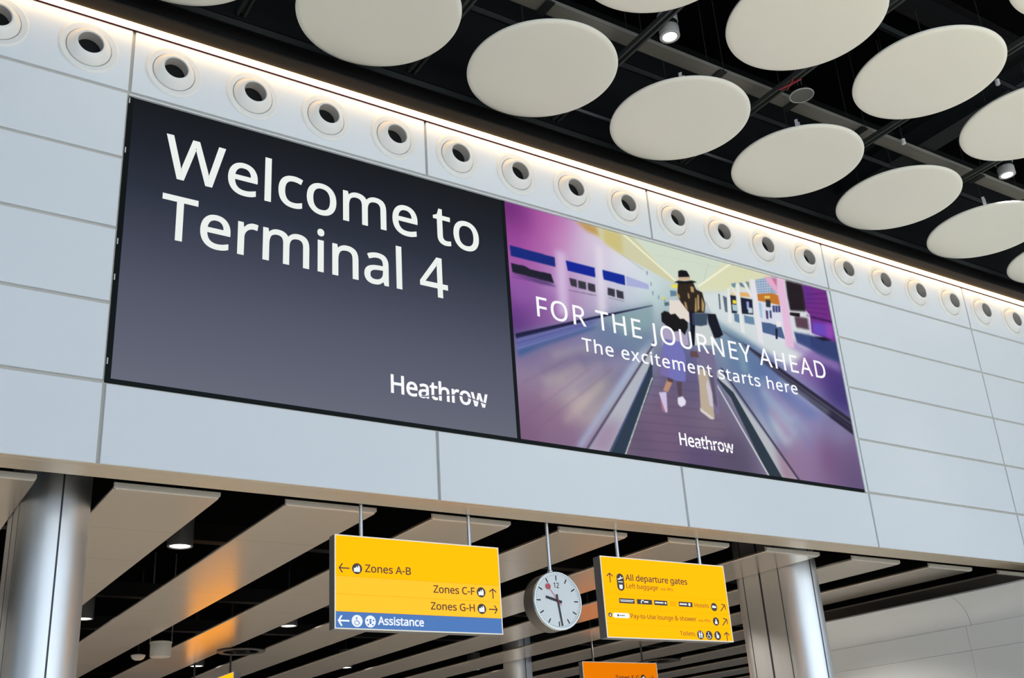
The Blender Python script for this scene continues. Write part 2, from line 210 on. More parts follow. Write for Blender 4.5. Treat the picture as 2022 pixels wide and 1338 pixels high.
# ------------------------------------------------------------------ lettering
GL = json.loads('''{"&":[587,[[244,581,271,580,296,575,318,567,337,555,353,541,366,524,375,505,381,483,383,458,379,426,368,397,350,372,326,349,299,328,268,308,423,159,436,176,447,195,457,216,479,286,550,286,541,253,530,221,518,191,504,163,487,137,468,114,585,0,490,0,420,67,403,53,385,40,366,28,347,18,325,9,303,2,278,-4,252,-7,223,-8,188,-6,156,0,127,10,102,24,81,42,65,63,52,89,45,117,43,149,44,175,49,199,57,220,69,239,83,256,100,273,120,288,142,303,166,318,133,358,123,372,114,387,107,403,101,420,97,438,96,456,98,481,104,504,114,524,127,541,144,555,165,567,188,575,215,580],[209,273,159,239,147,227,136,215,128,201,121,186,118,170,116,152,120,124,129,101,146,81,168,66,194,57,225,55,258,56,287,62,314,71,337,83,357,97,375,111],[241,524,220,522,202,516,186,506,175,493,168,476,165,457,167,438,172,421,180,404,192,387,207,369,225,350,253,368,276,385,292,401,304,419,310,437,313,458,311,476,304,492,294,505,279,515,262,522]]],"-":[258,[[32,184,32,246,226,246,226,184]]],"1":[458,[[285,0,216,0,216,400,216,439,217,470,219,499,196,477,169,455,108,405,71,452,226,573,285,573]]],"2":[458,[[417,0,38,0,38,59,188,210,261,287,280,309,295,331,306,353,315,376,320,399,322,424,318,453,309,477,294,496,273,510,249,518,221,520,194,519,169,514,147,506,126,495,104,482,83,466,45,513,94,548,113,557,132,565,153,572,174,577,197,580,221,581,255,579,285,572,313,562,336,548,356,531,372,510,384,485,391,458,394,428,392,399,386,371,375,344,361,318,344,292,324,267,247,185,128,67,128,64,417,64]]],"4":[458,[[443,130,359,130,359,0,291,0,291,130,17,130,17,190,286,576,359,576,359,193,443,193],[291,374,291,412,293,444,294,474,295,500,292,500,276,468,257,438,86,193,291,193]]],"A":[512,[[437,0,368,177,141,177,73,0,0,0,224,575,289,575,512,0],[282,415,274,438,263,473,255,500,247,468,238,438,230,415,165,241,346,241]]],"B":[521,[[241,573,307,569,361,558,404,541,424,526,439,508,450,486,457,460,459,431,457,409,453,389,446,371,437,354,424,340,409,328,392,317,372,309,350,304,350,300,373,295,395,288,415,279,433,267,448,253,461,236,470,215,476,191,478,163,475,130,467,100,454,74,436,52,413,33,385,19,354,8,318,2,279,0,78,0,78,573],[256,329,300,331,334,339,357,352,372,371,381,394,384,423,380,451,369,474,351,490,324,502,289,509,245,511,150,511,150,329],[150,269,150,61,265,61,311,64,346,74,371,91,388,112,398,138,401,168,399,188,395,205,388,221,377,235,362,247,344,256,321,263,293,267,260,269]]],"C":[507,[[323,517,294,516,266,510,241,502,217,490,196,474,178,456,162,434,149,410,139,383,131,353,127,321,125,286,128,241,135,200,147,164,164,132,186,105,213,83,244,68,281,58,322,55,347,56,371,58,394,62,460,78,460,15,438,8,416,2,393,-2,369,-6,342,-7,312,-8,257,-4,208,8,166,28,130,56,101,90,78,131,62,178,52,230,49,287,51,329,57,369,67,406,81,440,99,471,120,499,145,523,174,543,206,559,242,571,281,578,324,581,353,580,381,577,409,572,435,565,460,557,482,547,453,486,394,508,372,513,348,516]]],"D":[585,[[536,292,533,231,521,177,501,131,474,91,439,58,399,33,351,15,297,4,237,0,78,0,78,573,254,573,309,569,359,558,404,540,443,516,476,484,502,446,521,401,533,350],[460,289,457,337,449,379,435,415,416,444,391,469,361,487,327,500,287,508,244,511,150,511,150,62,228,62,272,64,311,71,346,82,377,98,402,119,423,144,439,174,451,208,458,246]]],"E":[446,[[398,0,78,0,78,573,398,573,398,509,150,509,150,330,383,330,383,268,150,268,150,63,398,63]]],"F":[416,[[150,0,78,0,78,573,398,573,398,509,150,509,150,306,383,306,383,243,150,243]]],"G":[584,[[326,302,524,302,524,22,493,12,462,5,431,-1,398,-5,362,-7,323,-8,267,-4,217,8,173,28,136,55,105,89,81,130,63,176,52,229,49,286,53,343,65,395,84,442,111,482,145,517,186,544,233,564,286,577,346,581,377,580,407,577,437,572,465,565,491,557,516,547,489,484,468,493,445,501,421,508,395,513,369,516,342,517,298,514,259,505,225,489,195,468,170,441,150,409,136,373,127,332,124,286,127,243,134,202,146,166,164,133,187,106,216,84,251,68,292,58,340,55,404,59,452,68,452,238,326,238]]],"H":[594,[[516,0,443,0,443,267,150,267,150,0,78,0,78,573,150,573,150,330,443,330,443,573,516,573]]],"J":[219,[[-3,-152,-37,-150,-63,-142,-63,-81,-35,-87,-5,-89,8,-88,21,-85,33,-81,45,-74,54,-65,63,-53,69,-38,73,-19,74,3,74,573,146,573,146,9,144,-26,138,-56,128,-82,114,-104,96,-122,75,-135,52,-145,25,-150]]],"L":[420,[[78,0,78,573,150,573,150,64,400,64,400,0]]],"N":[609,[[532,0,447,0,141,476,138,476,141,432,143,378,144,320,144,0,78,0,78,573,161,573,467,99,470,99,468,137,466,193,464,249,464,573,532,573]]],"O":[626,[[577,287,576,244,570,204,561,166,547,132,531,101,510,73,486,49,459,29,428,13,393,1,355,-6,314,-8,271,-6,232,1,196,13,165,29,138,49,114,73,94,101,78,132,65,167,56,204,51,245,49,288,52,344,62,396,78,442,100,482,130,517,166,545,208,565,258,577,314,581,369,577,417,565,459,545,495,517,524,483,547,442,564,396,574,344],[125,287,127,241,134,200,145,163,161,131,182,104,207,83,238,67,273,58,314,55,354,58,390,67,420,83,445,104,465,131,481,163,492,200,499,241,501,287,496,354,481,411,456,457,436,479,412,496,384,508,351,516,314,518,274,515,238,506,207,490,182,469,161,443,145,411,134,374,127,333]]],"P":[485,[[229,573,297,568,352,553,393,528,411,509,426,487,436,463,442,435,444,404,443,381,439,358,433,336,423,316,411,296,395,278,375,262,351,249,324,238,292,230,256,225,216,223,150,223,150,0,78,0,78,573],[223,511,150,511,150,285,208,285,242,286,272,290,298,296,320,306,338,318,352,334,362,352,368,375,370,401,366,435,354,462,334,484,306,499,269,508]]],"R":[499,[[236,573,281,571,320,565,353,555,381,540,404,522,422,500,434,474,442,444,444,410,442,381,437,356,427,334,415,315,401,298,385,285,367,274,349,264,330,257,487,0,403,0,264,237,150,237,150,0,78,0,78,573],[232,510,150,510,150,298,236,298,278,301,312,310,338,325,355,347,366,374,370,407,368,430,363,450,355,467,343,480,328,491,310,500,287,505,261,509]]],"T":[446,[[259,0,187,0,187,509,8,509,8,573,437,573,437,509,259,509]]],"U":[586,[[513,202,511,164,503,128,489,95,470,65,446,40,416,20,380,4,338,-5,290,-8,250,-6,213,1,181,13,152,29,128,50,108,75,92,103,81,133,74,167,72,204,72,573,144,573,144,201,148,158,161,122,182,93,211,72,248,59,294,55,327,57,355,63,379,73,399,88,415,105,427,126,435,149,440,174,442,202,442,573,513,573]]],"W":[746,[[735,573,583,0,510,0,399,375,389,410,380,443,373,471,370,488,367,471,361,443,352,409,342,373,234,0,161,0,10,573,85,573,174,223,183,186,190,151,196,118,201,87,206,119,213,154,222,191,232,227,333,573,407,573,512,225,523,187,532,151,538,117,544,87,550,129,560,175,572,224,660,573]]],"Y":[454,[[227,291,376,573,454,573,263,222,263,0,191,0,191,219,0,573,79,573]]],"Z":[458,[[427,0,30,0,30,55,332,508,40,508,40,573,419,573,419,518,118,64,427,64]]],"a":[450,[[231,437,279,433,318,422,347,403,368,375,381,338,385,293,385,0,334,0,320,61,317,61,304,46,292,33,279,22,265,13,250,5,234,-1,216,-5,195,-7,172,-8,148,-7,124,-2,103,6,84,16,68,30,55,48,45,68,39,92,37,119,43,159,59,192,87,219,127,238,179,251,243,257,316,259,316,285,313,317,306,342,293,359,275,371,253,378,227,380,205,379,183,376,163,370,106,347,84,400,104,410,126,419,151,426,177,432,204,436],[252,208,204,203,167,195,141,182,124,165,113,144,110,119,112,97,120,79,132,66,148,56,167,51,188,49,223,52,253,62,279,79,299,103,311,134,315,172,315,210]]],"b":[493,[[139,461,138,410,135,373,139,373,153,390,169,405,189,419,213,429,240,435,272,437,303,435,331,428,357,417,380,401,401,381,418,357,432,328,441,295,447,257,449,215,447,168,439,127,427,91,410,61,390,36,365,17,337,3,306,-5,272,-8,240,-6,213,0,189,10,169,24,153,38,139,55,133,55,119,0,68,0,68,609,139,609],[260,379,231,377,207,371,188,361,172,348,159,330,150,308,144,282,140,252,139,217,139,214,142,165,150,125,165,93,187,69,219,55,261,51,297,55,325,69,348,93,363,126,373,166,376,216,373,265,363,306,348,338,325,360,296,374]]],"c":[385,[[241,-8,204,-5,170,2,139,15,112,34,88,58,69,87,55,123,47,165,44,213,47,262,56,305,71,342,90,372,114,396,142,415,174,428,208,435,245,438,267,437,288,435,309,431,328,426,344,421,358,415,337,356,292,370,244,376,217,374,193,368,172,358,155,343,141,325,131,303,123,277,119,247,117,213,119,181,123,152,131,126,141,104,155,86,172,71,191,61,214,55,240,53,262,54,283,56,302,60,351,78,351,15,336,8,320,3,304,-2,285,-5,264,-7]]],"d":[493,[[221,-8,190,-6,162,1,136,12,113,28,92,48,75,72,61,101,52,134,46,172,44,214,46,256,52,294,62,327,75,357,93,381,113,402,137,417,162,429,191,436,221,438,243,437,262,434,280,429,296,423,310,416,323,407,335,397,345,386,354,374,359,374,356,405,354,438,354,609,425,609,425,0,368,0,358,58,354,58,345,46,335,35,323,24,310,15,296,7,279,1,262,-4,242,-7],[232,51,273,55,305,67,328,88,343,117,352,154,355,200,355,213,352,263,343,304,329,336,306,360,274,375,231,379,196,374,168,359,146,334,130,300,120,260,117,213,120,165,130,125,146,93,168,69,197,55]]],"e":[452,[[234,438,269,435,301,427,329,414,354,396,374,373,390,346,402,315,409,281,411,244,411,201,117,201,122,157,134,119,154,90,181,69,215,56,254,52,280,53,305,56,327,60,392,82,392,20,370,11,349,4,327,-1,304,-5,279,-7,251,-8,212,-5,176,3,143,17,114,36,90,61,70,91,56,126,47,167,44,212,47,257,55,297,68,333,86,364,108,390,134,411,164,426,198,435],[233,380,202,377,175,366,154,348,137,323,125,293,119,257,338,257,336,281,333,302,326,322,318,338,306,353,292,364,276,373,256,378]]],"f":[276,[[266,375,158,375,158,0,87,0,87,375,12,375,12,408,87,432,87,457,89,492,95,522,104,547,116,568,132,585,152,597,174,606,199,612,227,613,274,609,310,599,292,544,262,552,228,556,206,553,189,545,175,532,166,513,160,489,158,458,158,430,266,430]]],"g":[493,[[221,438,248,436,273,431,297,422,319,409,338,393,355,373,359,373,369,430,425,430,425,-7,423,-46,416,-80,404,-109,388,-135,367,-155,341,-172,310,-183,274,-190,233,-192,202,-192,174,-189,147,-186,122,-180,99,-174,78,-165,78,-100,99,-110,123,-118,149,-125,177,-130,206,-133,237,-134,271,-130,300,-119,324,-101,341,-77,352,-48,355,-13,355,4,356,32,358,57,354,57,338,37,320,21,299,8,275,-1,250,-6,221,-8,189,-6,160,1,134,13,111,29,91,51,65,95,49,149,44,214,49,278,65,332,91,377,111,399,134,416,160,428,189,435],[230,379,207,376,187,370,169,359,153,344,140,326,130,303,123,277,119,247,117,213,120,165,130,124,146,92,169,68,197,54,232,50,253,51,271,53,288,58,303,65,315,74,326,85,336,98,343,113,349,131,353,151,355,173,356,197,356,214,355,251,350,282,343,309,332,331,319,348,302,362,281,371,257,377]]],"h":[495,[[139,431,138,399,135,370,140,370,149,385,161,397,174,407,188,416,204,424,221,429,238,434,255,436,273,437,306,435,335,430,360,421,382,408,399,391,413,370,423,344,429,314,431,280,431,0,361,0,361,275,358,307,351,333,338,353,319,367,295,376,265,379,235,377,210,370,189,360,173,347,160,329,150,308,144,283,140,254,139,222,139,0,68,0,68,609,139,609]]],"i":[207,[[139,430,139,0,68,0,68,430],[104,591,115,590,124,586,133,580,140,572,144,560,145,546,144,532,140,521,133,512,124,506,115,502,104,501,93,502,83,506,75,512,68,521,64,532,63,546,64,560,68,572,75,580,83,586,93,590]]],"l":[207,[[139,0,68,0,68,609,139,609]]],"m":[750,[[540,438,584,434,621,421,649,401,669,371,681,330,685,280,685,0,615,0,615,277,613,308,606,333,594,353,577,367,555,376,528,379,490,374,460,362,438,342,423,315,414,280,411,237,411,0,342,0,342,277,341,298,337,317,332,333,325,347,315,359,303,367,289,374,272,377,253,379,227,377,204,370,185,360,170,347,158,329,150,308,144,283,140,255,139,223,139,0,68,0,68,430,125,430,136,371,140,371,149,385,160,398,173,409,186,418,201,425,217,431,233,435,249,437,266,438,298,436,325,430,349,420,369,406,386,388,398,366,402,366,418,388,438,406,461,420,486,430,512,436]]],"n":[495,[[275,438,322,434,361,421,391,401,413,371,426,330,431,280,431,0,361,0,361,275,358,307,351,333,338,353,319,367,295,376,265,379,222,374,189,361,166,338,151,308,142,269,139,223,139,0,68,0,68,430,125,430,136,371,140,371,150,385,162,398,175,409,190,418,206,425,222,431,239,435,257,437]]],"o":[485,[[442,216,440,181,436,150,428,121,417,95,404,71,388,51,369,33,348,18,324,7,299,-1,271,-6,241,-8,214,-6,188,-1,163,7,140,18,119,33,100,51,84,71,70,95,59,121,51,150,46,181,44,216,47,261,55,301,68,336,87,367,110,392,137,412,169,426,204,435,244,438,281,435,316,426,347,412,374,392,398,367,417,336,431,301,439,261],[117,216,119,184,123,154,130,128,141,105,155,86,172,71,192,59,216,53,243,51,270,53,294,59,314,71,331,86,345,105,356,128,363,154,367,184,369,216,367,248,363,277,355,303,345,325,331,344,314,359,294,370,270,376,242,379,202,374,171,359,147,335,130,303,120,263]]],"p":[493,[[273,438,303,436,331,429,357,418,380,402,401,383,418,358,432,329,441,296,447,258,449,216,447,170,439,129,427,93,410,62,390,37,365,17,337,3,306,-5,272,-8,251,-7,231,-4,213,1,197,7,182,15,170,24,139,55,134,55,137,20,139,-16,139,-192,68,-192,68,430,126,430,136,371,139,371,148,383,158,394,170,405,182,414,197,422,213,429,231,434,251,437],[260,379,233,377,210,371,190,362,174,349,161,333,152,313,145,289,141,261,139,229,139,216,140,182,144,152,150,126,159,103,172,85,188,70,208,59,233,53,261,51,286,53,308,60,326,72,341,88,354,108,364,131,371,157,375,186,376,217,373,262,363,302,348,334,325,359,296,374]]],"r":[331,[[269,438,295,437,319,433,310,368,287,372,264,374,248,373,232,369,217,363,202,355,189,346,176,334,166,321,156,305,149,289,143,270,140,251,139,229,139,0,68,0,68,430,126,430,134,351,137,351,147,367,158,381,170,395,183,407,198,418,214,426,231,433,249,437]]],"s":[384,[[348,119,346,92,339,69,327,49,311,32,292,18,268,6,241,-2,210,-6,176,-8,148,-7,122,-5,99,-1,78,5,59,11,42,19,42,83,104,60,128,54,153,50,178,49,211,51,236,57,256,66,269,79,277,94,280,112,279,123,276,132,271,141,264,150,253,158,239,167,174,196,103,228,84,239,69,252,57,266,48,283,43,302,41,324,46,358,61,386,85,408,118,425,157,435,202,438,228,437,252,434,275,430,298,424,319,417,339,409,315,353,258,372,238,377,218,379,197,380,171,379,149,374,131,366,118,356,111,343,108,328,109,317,113,307,119,298,127,290,139,282,154,274,219,246,289,215,306,203,321,191,333,176,341,159,346,140]]],"t":[289,[[212,50,245,53,272,59,272,5,240,-4,200,-8,178,-7,157,-3,138,4,120,13,104,27,91,44,82,66,76,93,74,125,74,375,13,375,13,409,75,437,103,528,144,528,144,430,269,430,269,375,144,375,144,127,146,103,153,83,163,69,177,58,193,52]]],"u":[495,[[427,430,427,0,370,0,359,57,356,57,346,43,334,31,321,20,306,11,290,4,273,-1,256,-5,238,-7,220,-8,187,-6,159,-1,134,8,112,21,95,38,81,59,71,85,65,114,63,148,63,430,135,430,135,153,137,122,145,96,158,76,176,62,200,53,230,51,260,53,285,59,306,69,323,82,336,100,345,121,352,146,356,175,357,206,357,430]]],"v":[407,[[163,0,0,430,75,430,167,176,180,137,193,96,201,63,204,63,214,96,227,138,241,176,332,430,407,430,244,0]]],"w":[630,[[346,243,336,276,328,308,321,335,316,357,313,357,308,335,302,307,294,275,284,242,207,1,127,1,9,431,82,431,141,201,153,154,163,109,169,73,172,73,178,97,185,128,193,160,201,188,277,431,354,431,428,188,440,149,451,109,457,74,460,74,466,108,477,153,489,201,549,431,621,431,502,1,419,1]]],"x":[424,[[170,220,22,430,102,430,213,268,322,430,402,430,253,220,410,0,330,0,213,172,94,0,14,0]]],"y":[409,[[1,430,76,430,169,185,184,144,196,105,205,68,209,68,224,121,245,186,333,430,409,430,224,-59,213,-85,201,-108,188,-130,173,-148,157,-164,138,-176,117,-185,94,-191,67,-192,34,-190,9,-186,9,-130,30,-133,56,-135,72,-134,86,-131,99,-126,110,-118,121,-110,130,-99,138,-87,145,-73,152,-59,174,-2]]]," ":[209,[]]}''')
CAP = 573.0
def offset_loop(l, w):
    n = len(l); out = []
    for i in range(n):
        p, a, b = Vector(l[i]), Vector(l[i - 1]), Vector(l[(i + 1) % n])
        d1, d2 = (p - a), (b - p)
        if d1.length < 1e-9 or d2.length < 1e-9: out.append(tuple(p)); continue
        n1 = Vector((d1.y, -d1.x)).normalized(); n2 = Vector((d2.y, -d2.x)).normalized(); m = n1 + n2
        if m.length < 1e-6: out.append(tuple(p)); continue
        m.normalize(); c = max(0.78, m.dot(n1)); q = p + m * (w / c); out.append((q.x, q.y))
    return out
def signed(l): return sum(l[i - 1][0] * l[i][1] - l[i][0] * l[i - 1][1] for i in range(len(l))) / 2
def inside(p, l):
    c = False; x, y = p
    for i in range(len(l)):
        (x1, y1), (x2, y2) = l[i - 1], l[i]
        if (y1 > y) != (y2 > y) and x < (x2 - x1) * (y - y1) / (y2 - y1) + x1: c = not c
    return c
def text_polys(s, x0, x1, zb, cap, w=0.0, track=0.0):
    """glyph polygons of s, set from x0 to x1 on the baseline zb with capital height cap; w thickens the strokes (font units)"""
    items = []; pen = 0.0; lo = 1e9; hi = -1e9
    for ch in s:
        adv, loops = GL[ch]; ls = []
        for q in loops:
            l = [(q[i] + pen, q[i + 1]) for i in range(0, len(q), 2)]; ls.append(l)
            lo = min(lo, min(p[0] for p in l)); hi = max(hi, max(p[0] for p in l))
        items.append(ls); pen += adv + track
    sx = (x1 - x0) / (hi - lo); sz = cap / CAP; polys = []
    for ls in items:
        ls = sorted(ls, key=lambda l: -abs(signed(l))); outer = []
        for l in ls:
            host = next((o for o in outer if inside(l[0], o[0])), None)
            if host: host.append(l)
            else: outer.append([l])
        for g in outer:
            res = []
            for i, l in enumerate(g):
                if w:
                    ccw = signed(l) > 0; grow = w if (i == 0) else -w
                    l = offset_loop(l, grow if ccw else -grow)
                res.append([(x0 + (p[0] - lo) * sx, zb + p[1] * sz) for p in l])
            polys.append(res)
    return polys
def put_text(mb, s, x0, x1, zb, cap, y, w=0.0, track=0.0, depth=0.0015):
    for g in text_polys(s, x0, x1, zb, cap, w, track): mb.prism(g, y, y + depth)
def circle(cx, cz, r, n=28, a0=0, a1=2 * math.pi): return [(cx + r * math.cos(a0 + (a1 - a0) * k / n), cz + r * math.sin(a0 + (a1 - a0) * k / n)) for k in range(n)]
def thick(pts, w):
    """a polyline in (x,z) as one outline of width w"""
    L = []; R = []
    for i, p in enumerate(pts):
        a = Vector(pts[max(0, i - 1)]); b = Vector(pts[min(len(pts) - 1, i + 1)]); d = (b - a).normalized(); n = Vector((-d.y, d.x)) * w / 2
        L.append((p[0] + n.x, p[1] + n.y)); R.append((p[0] - n.x, p[1] - n.y))
    return L + R[::-1]
def arrow(mb, cx, cz, size, ang, y, w, depth=0.0015):
    """arrow with an open head; ang 0 points along +x"""
    ca, sa = math.cos(ang), math.sin(ang)
    T = lambda p: (cx + p[0] * ca - p[1] * sa, cz + p[0] * sa + p[1] * ca)
    h = size / 2; mb.prism([[T(p) for p in thick([(-h, 0), (h - w, 0)], w)]], y, y + depth)
    k = size * 0.40
    head = [(h - k - w * .2, k), (h - k + w * 1.0, k), (h, 0), (h - k + w * 1.0, -k), (h - k - w * .2, -k), (h - w * 1.25, 0)]
    mb.prism([[T(p) for p in head]], y - 0.0002, y + depth)

# ================================================================== STRUCTURE
ZA, ZB, ZC, ZD, ZE, ZF, ZG = 8.807, 7.990, 7.158, 6.327, 5.500, 4.691, 9.607
XL, XR = -9.0, 26.0
G = 0.018
wall = MB()
def panel(x0, x1, z0, z1, gx0=G, gx1=G, gz0=G, gz1=G): wall.box(x0 + gx0, x1 - gx1, 0.0, 0.05, z0 + gz0, z1 - gz1, 0.005)
joints_l = [-9.0, -7.2, -3.6, 0.0]; joints_r = [10.8, 14.4, 18.0, 21.6, 25.2]
for js in (joints_l, joints_r):
    for a, b in zip(js[:-1], js[1:]):
        for z0, z1 in ((ZB, ZA), (ZC, ZB), (ZD, ZC), (ZE, ZD)): panel(a, b, z0, z1)
allj = [-9.0, -7.2, -3.6, 0.0, 3.6, 7.2, 10.8, 14.4, 18.0, 21.6, 25.2]
for a, b in zip(allj[:-1], allj[1:]):
    panel(a, b, ZF, ZE, gz0=0.0)
    holes = [[(cx + 0.250 * math.cos(t), 9.222 + 0.250 * math.sin(t)) for t in [2 * math.pi * k / 40 for k in range(40)]] for cx in [-1.35 + 0.9 * k for k in range(20)] if a < cx < b]
    wall.prism([[(a + G, ZA + G), (b - G, ZA + G), (b - G, ZG), (a + G, ZG)]] + holes, 0.0, 0.05)
wall_o = struct(wall.build('wall_front', M['panel']))
bk = MB(); bk.box(-9, 0.0, 0.035, 0.30, ZF + 0.002, ZG + 0.2); bk.box(10.8, 25.2, 0.035, 0.30, ZF + 0.002, ZG + 0.2); bk.box(0, 10.8, 0.035, 0.30, ZF + 0.002, ZE); bk.box(0, 10.8, 0.035, 0.30, ZA, ZG + 0.2); bk.box(0, 10.8, 0.2, 0.30, ZE, ZA)
bk.build('joint_backing', M['backing'], wall_o)
tr = MB(); tr.box(0.0, 10.8, -0.004, 0.05, ZA - 0.034, ZA - 0.020)
tr.build('opening_edging', M['panel'], wall_o)

sf = MB(); sf.box(XL, 25.2, 0.010, 0.43, ZF - 0.004, ZF)
sf.box(XL, 25.2, 0.085, 0.092, ZF - 0.008, ZF - 0.003)
struct(sf.build('trim_1', M['soffit']))
vb = MB(); vb.box(XL, 25.2, 0.31, 0.43, ZF + 0.002, 6.4)
struct(vb.build('trim_2', M['black']))

fl = MB(); fl.box(-34, 62, -32, 46, -0.2, 0.0); struct(fl.build('floor', M['floor']))
ck = MB(); ck.box(-34, 62, -14, 0.3, 12.6, 12.8); ck.box(-34, 62, 0.3, 46, 6.4, 6.6); ck.box(-34, 62, 0.30, 0.5, 6.4, 12.8)
struct(ck.build('ceiling', M['deck']))
ws = MB(); ws.box(-14.2, -14, 0.5, 46, 0, 6.4); struct(ws.build('wall_left', M['hall']))
ws = MB(); ws.box(-34, 62, 46, 46.2, 0, 6.4); struct(ws.build('wall_rear', M['hall']))

# cove wall on the right under the soffit: vertical panels, then a bowed fascia leaning out over them
XW = 14.8
cv = MB()
for y0, y1 in ((0.0, 1.62), (1.625, 6.3)):
    for z0, z1 in ((0.0, 1.9), (1.906, 3.562), (3.566, 3.968)):
        cv.box(XW, XW + 0.06, y0, y1, z0, z1)
prof = []
for k in range(15):
    t = k / 14; a = t * math.pi / 2 * 0.80
    prof.append((XW + 0.012 - 0.42 * (1 - math.cos(a)) / (1 - math.cos(math.pi / 2 * .80)), 3.972 + 0.47 * math.sin(a) / math.sin(math.pi / 2 * .80)))
for y0, y1 in ((-0.0, 1.525), (1.534, 6.3)):
    vs = [(p[0], y, p[1]) for y in (y0, y1) for p in prof] + [(p[0] + 0.03, y, p[1] + 0.03) for y in (y0, y1) for p in prof]
    n = len(prof); fs = []
    for k in range(n - 1): fs += [(k, k + 1, n + k + 1, n + k), (2 * n + k, 2 * n + k + 1, 3 * n + k + 1, 3 * n + k), (k, k + 1, 2 * n + k + 1, 2 * n + k), (n + k, n + k + 1, 3 * n + k + 1, 3 * n + k)]
    fs += [(n - 1, 2 * n - 1, 4 * n - 1, 3 * n - 1)]
    cv.add(vs, fs)
cvo = struct(cv.build('wall_right', M['cove'], smooth=True))
bb = MB(); bb.box(XW + 1.15, XW + 1.3, 0.45, 6.3, 0, 6.4); bb.build('dark_backing', M['black'], cvo)

# ================================================================== DISPLAY SCREENS
bz = MB()
YS = 0.02
s1 = thing('display_screen', 'large dark display screen reading Welcome to Terminal 4', 'screen', (0, 0, 0))
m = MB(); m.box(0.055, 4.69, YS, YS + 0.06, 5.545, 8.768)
m.build('screen', screen_mat('welcome_screen_haze', 5.545, 8.768, [(0.0, (101, 104, 119)), (0.10, (95, 98, 114)), (0.30, (82, 86, 103)), (0.50, (63, 67, 83)), (0.68, (42, 47, 60)), (0.85, (28, 32, 41)), (1.0, (19, 22, 25))]), s1)  # reflected haze of the hall painted in as a glowing vertical gradient
m = MB(); m.box(0.003, 0.054, YS - 0.005, YS + 0.09, 5.503, 8.768); m.box(4.691, 4.738, YS - 0.005, YS + 0.06, 5.503, 8.768); m.box(0.054, 4.691, YS - 0.005, YS + 0.06, 5.503, 5.544); m.box(0.003, 4.738, 0.081, 0.19, 5.503, 8.768)
bzo = m.build('bezel', M['bezel'], s1)
for zc in (5.72, 6.62, 7.02, 8.10, 8.72): m = MB(); m.box(0.004, 0.016, YS - 0.012, YS - 0.004, zc - 0.035, zc + 0.03); m.build('latch', M['clip'], bzo)
m = MB(); put_text(m, 'Welcome to', 0.430, 4.308, 7.911, 0.517, YS - 0.004, w=8); m.build('lettering', M['letter'], s1)
m = MB(); put_text(m, 'Terminal 4', 0.430, 3.830, 7.178, 0.515, YS - 0.004, w=8); m.build('lettering', M['letter'], s1)
def logo(parent, x0, x1, zb, cap, y):
    """bold wordmark whose last letters are sliced by a thin bowed line"""
    polys = text_polys('Heathrow', x0, x1, zb, cap, w=17, track=-14)
    W = x1 - x0
    def cut(x):
        u = (x - x0) / W
        if u < 0.25: return None
        pts = [(0.25, 0.035), (0.34, 0.075), (0.43, 0.21), (0.60, 0.385), (0.69, 0.47), (0.79, 0.42), (0.89, 0.32), (1.0, 0.19), (1.02, 0.17)]
        for (a, p), (b, q) in zip(pts[:-1], pts[1:]):
            if a <= u <= b: return zb + cap * (p + (q - p) * (u - a) / (b - a))
        return None
    m = MB()
    bm = bmesh.new()
    for g in polys:
        flat = [p for l in g for p in l]; tris = tessellate_polygon([[Vector((p[0], p[1], 0)) for p in l] for l in g])
        vv = [bm.verts.new((p[0], y, p[1])) for p in flat]
        for t in tris:
            try: bm.faces.new([vv[i] for i in t])
            except ValueError: pass
    # slice into fine columns, then drop a thin band along the cut line
    N = 46
    for k in range(N + 1):
        x = x0 + W * (0.30 + 0.72 * k / N)
        bmesh.ops.bisect_plane(bm, geom=bm.verts[:] + bm.edges[:] + bm.faces[:], plane_co=(x, 0, 0), plane_no=(1, 0, 0))
    hw = cap * 0.035
    kill = []
    for k in range(N):
        xa = x0 + W * (0.30 + 0.72 * k / N); xb = x0 + W * (0.30 + 0.72 * (k + 1) / N); xm = (xa + xb) / 2; zc = cut(xm)
        if zc is None: continue
        for zz in (zc - hw, zc + hw):
            fs = [f for f in bm.faces if xa < f.calc_center_median().x < xb]
            es = {e for f in fs for e in f.edges}; vs = {v for f in fs for v in f.verts}
            bmesh.ops.bisect_plane(bm, geom=list(vs) + list(es) + fs, plane_co=(0, 0, zz), plane_no=(0, 0, 1))
        kill += [f for f in bm.faces if xa < f.calc_center_median().x < xb and abs(f.calc_center_median().z - zc) < hw]
    bmesh.ops.delete(bm, geom=list(set(kill)), context='FACES')
    me = bpy.data.meshes.new('logo'); bm.to_mesh(me); bm.free(); me.materials.append(M['wletter'])
    o = bpy.data.objects.new('logo', me); COL.objects.link(o); o.parent = parent; return o
logo(s1, 3.049, 4.302, 5.868, 0.212, YS - 0.004)

